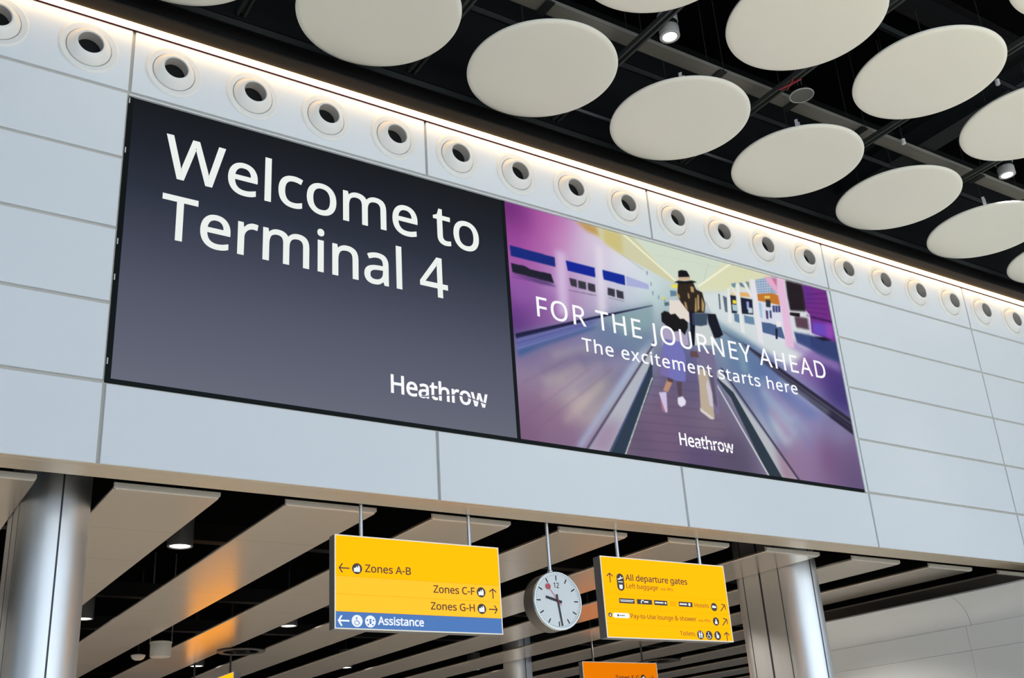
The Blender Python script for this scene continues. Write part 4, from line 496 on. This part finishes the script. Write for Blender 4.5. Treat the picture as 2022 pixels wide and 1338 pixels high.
m = MB(); m.lathe([(0.150, 0.006), (0.151, -0.002), (0.163, -0.002), (0.166, 0.008), (0.160, 0.011)], 40, 'z'); m.build('rim', M['canw'], sp_, smooth=True)
m = MB(); m.rod((-0.04, 0, 0.14), (-0.04, 0, 2.38), 0.01, 8); m.rod((0.04, 0, 0.14), (0.04, 0, 2.38), 0.01, 8); m.build('stem', M['rail'], sp_)
for i, (x, y, z, lab) in enumerate(((6.236, -1.921, 9.848, 'small white clip on the top edge of the disc below the lit can lamp'), (8.329, -1.892, 9.848, 'small white clip on the top edge of the disc below the grey speaker'), (12.571, -1.800, 9.848, 'small white clip on the disc at the right edge, beside a thin pale cable'))):
    t = thing('cable_clip', lab, 'clip', (x, y, z), 0.4, 'white clips on the discs')
    m = MB(); m.box(-0.05, 0.05, -0.02, 0.02, -0.002, 0.02); m.box(-0.05, -0.035, -0.02, 0.02, 0.02, 0.11); m.box(0.035, 0.05, -0.02, 0.02, 0.02, 0.11); m.build('clip_body', M['clip'], t)
    m = MB(); m.rod((0.045, 0, 0.10), (0.95, 0.12, 0.07), 0.007, 6); m.build('cable', M['grey'], t)
for x, y, lab in ((10.240, -2.153, 'tiny pale spot fitting in the dark between four discs at the upper right'), (10.228, -3.664, 'tiny pale spot fitting at the lower right rim of the whole upper disc')):
    t = thing('spot_fitting', lab, 'spot fitting', (x, y, 10.05), 0, 'tiny spot fittings')
    m = MB(); m.lathe([(0.001, -0.03), (0.022, -0.03), (0.03, -0.02), (0.03, 0.05), (0.001, 0.06)], 20, 'z'); m.build('head', M['clip'], t, smooth=True)
    m = MB(); m.rod((0, 0, 0.05), (0, 0, 2.54), 0.006, 6); m.build('stem', M['wire'], t)
m = MB(); m.rod((7.93, -2.02, 10.25), (8.02, -2.32, 10.25), 0.014, 8); m.rod((8.03, -2.06, 10.25), (7.93, -2.26, 10.25), 0.011, 8)
tag(m.build('red_strap', M['redtag']), 'small red strap tied round the ceiling rail beside the grey speaker', 'strap', None, 'thing')

# ================================================================== SLAT BAFFLES
for k in range(0, 15):
    x0 = 0.33 + 1.8 * (k - 1) ; x1 = x0 + 1.075
    ys = 0.745 if k < 10 else 6.6
    m = MB(); y = ys + 0.045
    L = 1.55 if k % 2 else 1.62
    while y < 34:
        ye = min(34, y + L - 0.004)
        xa, xb = x0, x1
        m.add([(xa + .008, y, ZF), (xb - .008, y, ZF), (xb - .008, ye, ZF), (xa + .008, ye, ZF), (xa, y, ZF + .008), (xb, y, ZF + .008), (xb, ye, ZF + .008), (xa, ye, ZF + .008), (xa, y, ZF + .03), (xb, y, ZF + .03), (xb, ye, ZF + .03), (xa, ye, ZF + .03)],
              [(0, 3, 2, 1), (0, 1, 5, 4), (1, 2, 6, 5), (2, 3, 7, 6), (3, 0, 4, 7), (4, 5, 9, 8), (5, 6, 10, 9), (6, 7, 11, 10), (7, 4, 8, 11), (8, 9, 10, 11)])
        y += L
    o = m.build('ceiling_baffle', M['slat'])
    tag(o, ('beige metal ceiling baffle under the wall, %s from the left' % NTH[k]) if k < 10 else ('far beige ceiling baffle back beside the right steel column, %s beyond the cove wall' % NTH[k - 10]), 'ceiling baffle', 'beige baffles under the soffit', 'thing')
    m = MB(); m.add([(x0 + .02, ys, ZF + .004), (x1 - .02, ys, ZF + .004), (x1, ys, ZF + .02), (x1, ys, ZF + .06), (x0, ys, ZF + .06), (x0, ys, ZF + .02), (x0 + .02, ys + .043, ZF), (x1 - .02, ys + .043, ZF), (x1, ys + .043, ZF + .02), (x1, ys + .043, ZF + .075), (x0, ys + .043, ZF + .075), (x0, ys + .043, ZF + .02)],
                    [(0, 1, 2, 3, 4, 5), (0, 6, 7, 1), (1, 7, 8, 2), (2, 8, 9, 3), (3, 9, 10, 4), (4, 10, 11, 5), (5, 11, 6, 0)]); m.build('end_lip', M['lipm'], o)
for i, y in enumerate((1.7, 5.2, 9.6, 13.1)):
    m = MB(); m.box(-12, 15.9 if y < 6.4 else 26, y, y + 0.22, 5.35, 5.60)
    tag(m.build('duct', M['duct']), 'dark duct crossing above the beige baffles, %s back from the soffit' % NTH[i], 'duct', 'dark ducts above the baffles', 'thing')

def can_low(x, y, label, store=[None]):
    if store[0] is None:
        t = thing('downlight', label, 'downlight', (x, y, 4.80), 0, 'dark cylinder downlights between the baffles')
        m = MB(); m.lathe([(0.128, 0.014), (0.134, 0.0), (0.155, 0.0), (0.160, 0.006), (0.160, 0.42), (0.001, 0.42)], 36, 'z'); m.build('cylinder', M['canb'], t, smooth=True)
        m = MB(); m.lathe([(0.129, 0.010), (0.001, 0.010)], 36, 'z'); m.build('lens', M['lamp'], t)
        m = MB(); m.rod((0, 0, 0.41), (0, 0, 1.60), 0.012, 8); m.build('stem', M['wire'], t)
        store[0] = t
    else: dup(store[0], (x, y, 4.80), label)
    
can_low(1.775, 3.42, 'dark cylinder downlight beside the left steel column, the nearest one lit')
can_low(1.80, 8.90, 'dark cylinder downlight half hidden behind the left steel column')
can_low(5.40, 8.87, 'lit downlight just left of the first yellow sign')
can_low(9.02, 14.30, 'lit downlight far back below the first yellow sign, left of the two')
can_low(12.62, 14.30, 'lit downlight far back below the first yellow sign, by the slim column')
can_low(5.45, 14.45, 'lit downlight far back, lower left of the dark ring fixture')

# hanging bucket speaker, dome camera, ring fixtures
t = thing('pendant_speaker', 'pale cylinder speaker hanging on two rods at the lower left', 'speaker', (3.57, 10.6, 4.45))
m = MB(); m.lathe([(0.001, 0.004), (0.165, 0.004), (0.185, 0.0), (0.19, 0.01), (0.195, 0.24), (0.205, 0.25), (0.205, 0.27), (0.19, 0.275), (0.001, 0.275)], 36, 'z'); m.build('speaker_body', M['grey'], t, smooth=True)
for s in (-1, 1):
    m = MB(); m.rod((0.20 * s, 0, 0.26), (0.20 * s, 0, 1.95), 0.010, 8); m.build('hanger_rod', M['rod'], t)
t = thing('dome_camera', 'small pale dome camera left of the hanging cylinder speaker', 'camera', (3.57, 12.2, 4.60))
m = MB(); m.lathe([(0.001, 0.0), (0.07, 0.006), (0.115, 0.035), (0.135, 0.075), (0.14, 0.10), (0.09, 0.115), (0.03, 0.13), (0.001, 0.13)], 32, 'z'); m.build('dome', M['grey'], t, smooth=True)
m = MB(); m.rod((0, 0, 0.12), (0, 0, 1.80), 0.012, 8); m.build('stem', M['wire'], t)
t = thing('ring_fixture', 'flat dark ring fixture between baffles at the lower left', 'ring fixture', (5.33, 11.2, 4.655), 0, 'dark rings between the baffles')
m = MB(); m.lathe([(0.36, 0.0), (0.46, 0.0), (0.475, 0.012), (0.47, 0.025), (0.35, 0.025), (0.345, 0.012), (0.36, 0.0)], 56, 'z'); m.build('ring', M['darkrod'], t, smooth=True)
m = MB(); m.lathe([(0.12, 0.004), (0.17, 0.004), (0.17, 0.02), (0.12, 0.02), (0.12, 0.004)], 36, 'z')
for a in (0.3, 1.87, 3.44, 5.01): m.rod((0.16 * math.cos(a), 0.16 * math.sin(a), 0.012), (0.36 * math.cos(a), 0.36 * math.sin(a), 0.012), 0.012, 8)
m.rod((0, 0.40, 0.02), (0, 0.40, 1.75), 0.01, 8); m.rod((0, -0.40, 0.02), (0, -0.40, 1.75), 0.01, 8)
m.build('inner_frame', M['duct'], t)
dup(t, (16.20, 11.16, 4.655), 'flat dark ring fixture just right of the orange sign')

# ================================================================== COLUMNS
def pill(name, label, x, y, length, r=0.345):
    t = thing(name, label, 'column', (x, y, 0))
    n = 24; prof = [(r * math.cos(a), r * math.sin(a)) for a in [math.pi + math.pi * k / n for k in range(n + 1)]] + [(r * math.cos(a), length + r * math.sin(a)) for a in [math.pi * k / n for k in range(n + 1)]]
    m = MB(); N = len(prof)
    m.add([(p[0], p[1], z) for z in (0, 5.3) for p in prof], [(k, (k + 1) % N, N + (k + 1) % N, N + k) for k in range(N)] + [tuple(range(N)), tuple(N + k for k in range(N))])
    m.build('shaft', M['steel'], t, smooth=True)
    e = 0.0025
    def strip(px, py, nx, ny, w):
        tx, ty = -ny, nx; m = MB()
        a = (px + nx * e - tx * w, py + ny * e - ty * w); b = (px + nx * e + tx * w, py + ny * e + ty * w); c = (px - nx * 0.01 + tx * w, py - ny * 0.01 + ty * w); d = (px - nx * 0.01 - tx * w, py - ny * 0.01 - ty * w)
        m.add([(q[0], q[1], z) for z in (0, 5.29) for q in (a, b, c, d)], [(0, 1, 5, 4), (1, 2, 6, 5), (2, 3, 7, 6), (3, 0, 4, 7), (4, 5, 6, 7), (0, 3, 2, 1)])
        m.build('seam', M['seam'], t)
    strip(0, -r, 0, -1, 0.009)
    if length > 0.1:
        for sx in (-1, 1):
            strip(sx * r, 0.0, sx, 0, 0.007); strip(sx * r, length, sx, 0, 0.007); strip(sx * r, length * 0.52, sx, 0, 0.018)
    return t
pill('steel_column', 'brushed steel column at the lower left, nearest the viewer', -0.045, 1.66, 0.72)
pill('steel_column', 'brushed steel column with flat sides right of the second yellow sign', 10.77, 1.62, 0.74)
pill('steel_column', 'slim dark steel column far back below the clock', 12.57, 12.2, 0.0)

# ================================================================== HANGING SIGNS
def L_(parent, text, x0, x1, zb, cap, y, material, w=0.0): m = MB(); put_text(m, text, x0, x1, zb, cap, y, w=w); return m.build('lettering', material, parent)
def A_(parent, cx, cz, size, ang, y, w, material): m = MB(); arrow(m, cx, cz, size, ang, y, w); return m.build('arrow', material, parent)
def I_(parent, base_loops, y, base_mat, polys, sym_mat):
    """a pictogram: a flat plate with its symbol as a sub-part"""
    m = MB(); m.prism(base_loops, y, y + .0015); o = m.build('pictogram', base_mat, parent)
    if polys:
        m = MB()
        for k, l in enumerate(polys): m.prism([l], y - .001 - .0001 * k, y + .0004)
        m.build('symbol', sym_mat, o)
    return o
def s_checkin(cx, cz, r):
    s = r / 0.058
    return [[(cx + a * s, cz + b * s) for a, b in [(-.036, -.034), (.032, -.034), (.034, .012), (.020, .036), (.014, .034), (.012, .012), (.006, .010), (-.002, .026), (-.010, .022), (-.012, .006), (-.026, .010), (-.038, .002)]]]
def s_chair(cx, cz, r):
    s = r / 0.06; P = lambda L: [(cx + a * s, cz + b * s) for a, b in L]
    a = [(cx + (-.006 + .027 * math.cos(t)) * s, cz + (-.018 + .027 * math.sin(t)) * s) for t in [math.radians(130 + 200 * k / 14) for k in range(15)]]
    return [circle(cx - .008 * s, cz + .034 * s, .009 * s, 14), thick(P([(-.008, .024), (-.006, -.004), (.018, -.006), (.028, -.034)]), .010 * s), thick(a, .007 * s)]
def sign_base(name, label, cat, cx, y0, zt, w=2.042, h=0.985, rz=0.0, tops=(6.4, 6.4), group='hanging yellow direction signs', rm='rod', off=0.68):
    """sign centred on its rods; local front face at y=-0.07"""
    t = thing(name, label, cat, (cx, y0, zt), rz, group)
    m = MB(); m.box(-w / 2, w / 2, -0.066, 0.07, -h, 0.0); m.build('housing', M['housing'], t, bevel=0.004)
    f = 0.012; m = MB()
    m.box(-w / 2, w / 2, -0.072, -0.066, -h, -h + f); m.box(-w / 2, w / 2, -0.072, -0.066, -f, 0.0); m.box(-w / 2, -w / 2 + f, -0.072, -0.066, -h + f, -f); m.box(w / 2 - f, w / 2, -0.072, -0.066, -h + f, -f)
    m.build('rim', M['rim'], t)
    for s, tp in zip((-1, 1), tops):
        m = MB(); m.rod((off * s, 0, -0.01), (off * s, 0, tp - zt), 0.021, 14); m.build('hanging_rod', M[rm], t)
    return t
YF = -0.070
# --- sign one
cx, zt = 3.557, 4.322
t = sign_base('direction_sign', 'yellow and blue hanging sign reading Zones A-B, C-F, G-H and Assistance', 'sign', cx, 0.47, zt)
w = 2.042; X = lambda x: x - cx; Z = lambda z: z - zt
def back_face(parent, material, h=0.985): m = MB(); m.box(-w / 2 + .012, w / 2 - .012, 0.0705, 0.074, -h + .012, -.012); return m.build('back_panel', material, parent)
def face(parent, name, material, za, zb_, y=YF): m = MB(); m.box(-w / 2 + .012, w / 2 - .012, y, -0.0655, zb_, za); return m.build(name, material, parent)
face(t, 'yellow_panel', M['yellow'], -.012, Z(3.886)); face(t, 'yellow_panel', M['yellow2'], Z(3.883), Z(3.698)); face(t, 'yellow_panel', M['yellow2'], Z(3.695), Z(3.517))
face(t, 'blue_panel', M['blue'], Z(3.514), -0.985 + .012)
m = MB()
for z in (3.8845, 3.6965): m.box(-w / 2 + .012, w / 2 - .012, YF - .0006, YF + .001, Z(z) - .0025, Z(z) + .0025)
m.build('dividing_line', M['signline'], t)
YT = YF - 0.0022
back_face(t, M['yellow'])
BR, IN, WH, PL = M['brown'], M['ink'], M['white'], M['paleink']
def checkin(t, x, z, r): I_(t, [circle(x, z, r)], YT, IN, s_checkin(x, z, r), WH)
A_(t, X(2.643), Z(3.967), .124, math.pi, YT, .013, IN); checkin(t, X(2.793), Z(3.969), .058); L_(t, 'Zones A-B', X(2.888), X(3.432), Z(3.940), .079, YT, BR, 17)
L_(t, 'Zones C-F', X(3.708), X(4.231), Z(3.764), .079, YT, BR, 17); checkin(t, X(4.316), Z(3.796), .057); A_(t, X(4.471), Z(3.790), .116, math.pi / 2, YT, .013, IN)
L_(t, 'Zones G-H', X(3.668), X(4.221), Z(3.580), .077, YT, BR, 17); checkin(t, X(4.314), Z(3.612), .057); A_(t, X(4.465), Z(3.612), .116, 0, YT, .013, IN)
A_(t, X(2.635), Z(3.422), .132, math.pi, YT, .018, WH); L_(t, 'Assistance', X(3.030), X(3.571), Z(3.396), .080, YT, WH, 22)
I_(t, [circle(X(2.788), Z(3.424), .062)], YT, WH, s_chair(X(2.790), Z(3.424), .055), M['blue'])
hx, hz = X(2.940), Z(3.424)
I_(t, [circle(hx, hz, .062)], YT, WH, [circle(hx, hz + .016, .012, 14), [(hx - .012, hz + .002), (hx + .012, hz + .002), (hx + .010, hz - .026), (hx - .010, hz - .026)]] + [circle(hx + a, hz + b, .009, 12) for a, b in ((-.036, .012), (.036, .012), (-.026, -.032), (.026, -.032))], M['blue'])

# --- sign two
cx, zt = 7.066, 4.332
t = sign_base('direction_sign', 'yellow hanging sign reading All departure gates, Hotels, lounge and Toilets', 'sign', cx, 0.47, zt)
face(t, 'yellow_panel', M['yellow'], -.012, Z(3.8785)); face(t, 'yellow_panel', M['yellow'], Z(3.8755), Z(3.6985)); face(t, 'yellow_panel', M['yellow'], Z(3.6955), Z(3.5165)); face(t, 'yellow_panel', M['yellow'], Z(3.5135), -0.985 + .012)
m = MB()
for z in (3.877, 3.697, 3.515): m.box(-w / 2 + .012, w / 2 - .012, YF - .0006, YF + .001, Z(z) - .0025, Z(z) + .0025)
m.build('dividing_line', M['signline'], t)
back_face(t, M['yellow'])
A_(t, X(6.171), Z(4.069), .122, math.pi / 2, YT, .013, IN)
cxp = X(6.329)
I_(t, [[(cxp + .056 * math.cos(a), Z(4.072) + .056 * math.sin(a)) for a in [math.pi * k / 16 for k in range(17)]] + [(cxp + .056 * math.cos(a), Z(3.972) + .056 * math.sin(a)) for a in [math.pi + math.pi * k / 16 for k in range(17)]]], YT, IN,
   [[(cxp - .044, Z(4.062)), (cxp - .01, Z(4.070)), (cxp + .006, Z(4.096)), (cxp + .014, Z(4.094)), (cxp + .010, Z(4.074)), (cxp + .044, Z(4.084)), (cxp + .044, Z(4.074)), (cxp - .02, Z(4.050)), (cxp - .044, Z(4.052))],
    [(cxp - .036, Z(4.030)), (cxp + .036, Z(4.030)), (cxp + .036, Z(4.020)), (cxp - .036, Z(4.020))],
    [(cxp - .026, Z(3.990)), (cxp + .026, Z(3.990)), (cxp + .024, Z(3.950)), (cxp + .012, Z(3.938)), (cxp - .012, Z(3.938)), (cxp - .024, Z(3.950))]], WH)
L_(t, 'All departure gates', X(6.414), X(7.415), Z(4.048), .074, YT, BR, 17)
L_(t, 'Left baggage', X(6.416), X(6.918), Z(3.954), .056, YT, PL, 10); L_(t, 'via lifts', X(6.957), X(7.166), Z(3.955), .036, YT, PL, 4)
def bar(x0, x1, z0, z1): return [(X(x0), Z(z0)), (X(x1), Z(z0)), (X(x1), Z(z1)), (X(x0), Z(z1))]
plates = [(6.280, 6.519, [bar(6.292, 6.507, 3.800, 3.808), bar(6.30, 6.49, 3.786, 3.793)]), (6.557, 6.795, [thick([(X(6.625), Z(3.776)), (X(6.622), Z(3.800)), (X(6.640), Z(3.814)), (X(6.662), Z(3.812))], .014), bar(6.668, 6.735, 3.788, 3.806)]),
          (6.831, 7.043, [bar(6.845, 6.98, 3.790, 3.806), circle(X(7.013), Z(3.797), .014, 14)]), (7.085, 7.192, None), (7.232, 7.460, [bar(7.246, 7.365, 3.788, 3.806), circle(X(7.408), Z(3.797), .019, 16)])]
for a, b, sym in plates:
    m = MB(); m.prism([bar(a, b, 3.766, 3.826)], YT, YT + .0015); o = m.build('logo_plate', IN if sym else M['signline'], t)
    if sym:
        m = MB()
        for l in sym: m.prism([l], YT - .001, YT + .0004)
        m.build('symbol', WH, o)
L_(t, 'Hotels', X(7.495), X(7.735), Z(3.768), .052, YT, PL, 8)
I_(t, [circle(X(7.827), Z(3.783), .053)], YT, IN, [[(X(7.792), Z(3.772)), (X(7.862), Z(3.772)), (X(7.862), Z(3.792)), (X(7.816), Z(3.802)), (X(7.792), Z(3.800))]], WH)
A_(t, X(7.979), Z(3.779), .122, math.radians(44), YT, .013, IN)
I_(t, [circle(X(6.120), Z(3.618), .027, 20)], YT, IN, [[(X(6.110), Z(3.602)), (X(6.130), Z(3.602)), (X(6.127), Z(3.625)), (X(6.118), Z(3.634)), (X(6.112), Z(3.622))]], WH)
I_(t, [circle(X(6.192), Z(3.617), .030, 16, math.pi / 2, 3 * math.pi / 2 + .2) + circle(X(6.386), Z(3.617), .030, 16, -math.pi / 2, math.pi / 2 + .2)], YT, WH, [circle(X(6.240), Z(3.617), .013, 14), bar(6.262, 6.345, 3.613, 3.621)], IN)
L_(t, 'Pay-to-Use lounge & shower', X(6.435), X(7.492), Z(3.590), .054, YT, PL, 12); L_(t, 'via lifts', X(7.527), X(7.735), Z(3.588), .034, YT, PL, 4)
I_(t, [circle(X(7.827), Z(3.600), .053)], YT, IN, [[(X(7.808), Z(3.568)), (X(7.848), Z(3.568)), (X(7.850), Z(3.596)), (X(7.838), Z(3.604)), (X(7.834), Z(3.632)), (X(7.822), Z(3.632)), (X(7.818), Z(3.604)), (X(7.806), Z(3.594))]], WH)
A_(t, X(7.979), Z(3.596), .122, math.radians(44), YT, .013, IN)
L_(t, 'Toilets', X(7.196), X(7.443), Z(3.407), .052, YT, PL, 10)
px_, pz_ = X(7.533), Z(3.422)
I_(t, [circle(px_, pz_, .056)], YT, IN, [q for s_ in (-1, 1) for q in (circle(px_ + .018 * s_, pz_ + .034, .009, 12), [(px_ + .018 * s_ - .014, pz_ + .021), (px_ + .018 * s_ + .014, pz_ + .021), (px_ + .018 * s_ + .009, pz_ - .037), (px_ + .018 * s_ - .009, pz_ - .037)])], WH)
I_(t, [circle(X(7.678), Z(3.422), .056)], YT, IN, s_chair(X(7.678), Z(3.424), .055), WH)
I_(t, [circle(X(7.824), Z(3.422), .056)], YT, IN, [circle(X(7.814), Z(3.452), .010, 12), [(X(7.803), Z(3.440)), (X(7.826), Z(3.438)), (X(7.846), Z(3.420)), (X(7.842), Z(3.388)), (X(7.832), Z(3.388)), (X(7.828), Z(3.408)), (X(7.818), Z(3.388)), (X(7.804), Z(3.388))]], WH)
A_(t, X(7.983), Z(3.417), .114, math.pi / 2, YT, .013, IN)

# --- sign three, farther back
cx, zt = 13.02, 4.285
t = sign_base('direction_sign', 'orange hanging sign farther back, cut off by the bottom of the photo', 'sign', cx, 8.92, zt, tops=(6.4, ZF - 0.003), rm='darkrod')
face(t, 'orange_panel', M['orange'], -.012, -0.985 + .012)
L_(t, 'Zones E-G', -0.165, 0.485, -0.365, .088, YT, IN, 14); checkin(t, 0.60, -0.325, .070); A_(t, 0.83, -0.325, .13, 0, YT, .014, IN)

# --- sign four, turned side-on
zt = 4.295
t = sign_base('direction_sign', 'side-on yellow hanging sign at the lower left, only its corner showing', 'sign', 5.30, 12.92, zt, w=3.2, h=1.5, rz=-math.pi / 2, rm='darkrod', off=1.20)  # enlarged beyond the visible corner to widen its orange reflection on the baffles
w = 3.2
face(t, 'yellow_panel', mat('sign_amber', (0.4, 0.12, 0.0), 0.5, emit=(1.0, 0.36, 0.0), strength=1.6, spec=0.05), -.012, -1.5 + .012)
w = 2.042

# ================================================================== CLOCK
t = thing('station_clock', 'round white-faced clock hanging on a rod between the two yellow signs', 'clock', (5.335, 0.47, 3.742))
R = 0.338
m = MB(); m.lathe([(0.001, 0.125), (R - .03, 0.125), (R - .008, 0.115), (R, 0.10), (R, -0.085), (R - .006, -0.092), (R - .02, -0.095)], 72, 'y'); m.build('case', M['clock'], t, smooth=True)
m = MB(); m.lathe([(R - .004, -0.090), (R + .004, -0.096), (R + .004, -0.112), (R - .004, -0.122), (R - .016, -0.122), (R - .018, -0.104)], 72, 'y'); m.build('rim', M['clockrim'], t, smooth=True)
m = MB(); m.lathe([(R - .017, -0.106), (0.001, -0.106)], 72, 'y'); dial = m.build('dial', M['dial'], t)
m = MB()
for k in range(12):
    a = k * math.pi / 6; r1, r0, hw = 0.297, 0.238, 0.0075
    ca, sa = math.sin(a), math.cos(a); m.prism([[(r0 * ca - hw * sa, r0 * sa + hw * ca), (r0 * ca + hw * sa, r0 * sa - hw * ca), (r1 * ca + hw * sa, r1 * sa - hw * ca), (r1 * ca - hw * sa, r1 * sa + hw * ca)]], -0.1075, -0.106)
for k in range(60):
    if k % 5: 
        a = k * math.pi / 30; r1, r0, hw = 0.306, 0.292, 0.0016; ca, sa = math.sin(a), math.cos(a)
        m.prism([[(r0 * ca - hw * sa, r0 * sa + hw * ca), (r0 * ca + hw * sa, r0 * sa - hw * ca), (r1 * ca + hw * sa, r1 * sa - hw * ca), (r1 * ca - hw * sa, r1 * sa + hw * ca)]], -0.1070, -0.106)
put_text(m, '12', -0.040, 0.036, 0.150, 0.062, -0.1075, w=10)
m.build('hour_mark', M['hand'], dial)
def hand(name, ang, r0, r1, w0, w1, y, material):
    a = math.radians(ang); ca, sa = math.sin(a), math.cos(a)
    m = MB(); m.prism([[(r0 * ca - w0 * sa, r0 * sa + w0 * ca), (r0 * ca + w0 * sa, r0 * sa - w0 * ca), (r1 * ca + w1 * sa, r1 * sa - w1 * ca), (r1 * ca - w1 * sa, r1 * sa + w1 * ca)]], y, y + 0.003)
    return m, m_build(m, name, material)
def m_build(m, name, material): return m.build(name, material, t)
hand('hour_hand', 284, -0.060, 0.170, 0.0165, 0.0145, -0.112, M['hand'])
hand('minute_hand', 172, -0.075, 0.290, 0.012, 0.009, -0.116, M['hand'])
m = MB(); a = math.radians(322); ca, sa = math.sin(a), math.cos(a)
m.prism([[(-0.07 * ca - .003 * sa, -0.07 * sa + .003 * ca), (-0.07 * ca + .003 * sa, -0.07 * sa - .003 * ca), (0.19 * ca + .003 * sa, 0.19 * sa - .003 * ca), (0.19 * ca - .003 * sa, 0.19 * sa + .003 * ca)]], -0.120, -0.118)
m.prism([circle(0.205 * ca, 0.205 * sa, 0.034, 28)], -0.120, -0.118); m.build('second_hand', M['red'], t)
m = MB(); m.rod((0, 0, R - .005), (0, 0, 6.4 - 3.742), 0.021, 14); m.lathe([(0.021, R - .004), (0.034, R - .004), (0.034, R + 0.03), (0.026, R + 0.04), (0.021, R + 0.04)], 20, 'z'); m.build('hanging_rod', M['rod'], t, smooth=True)
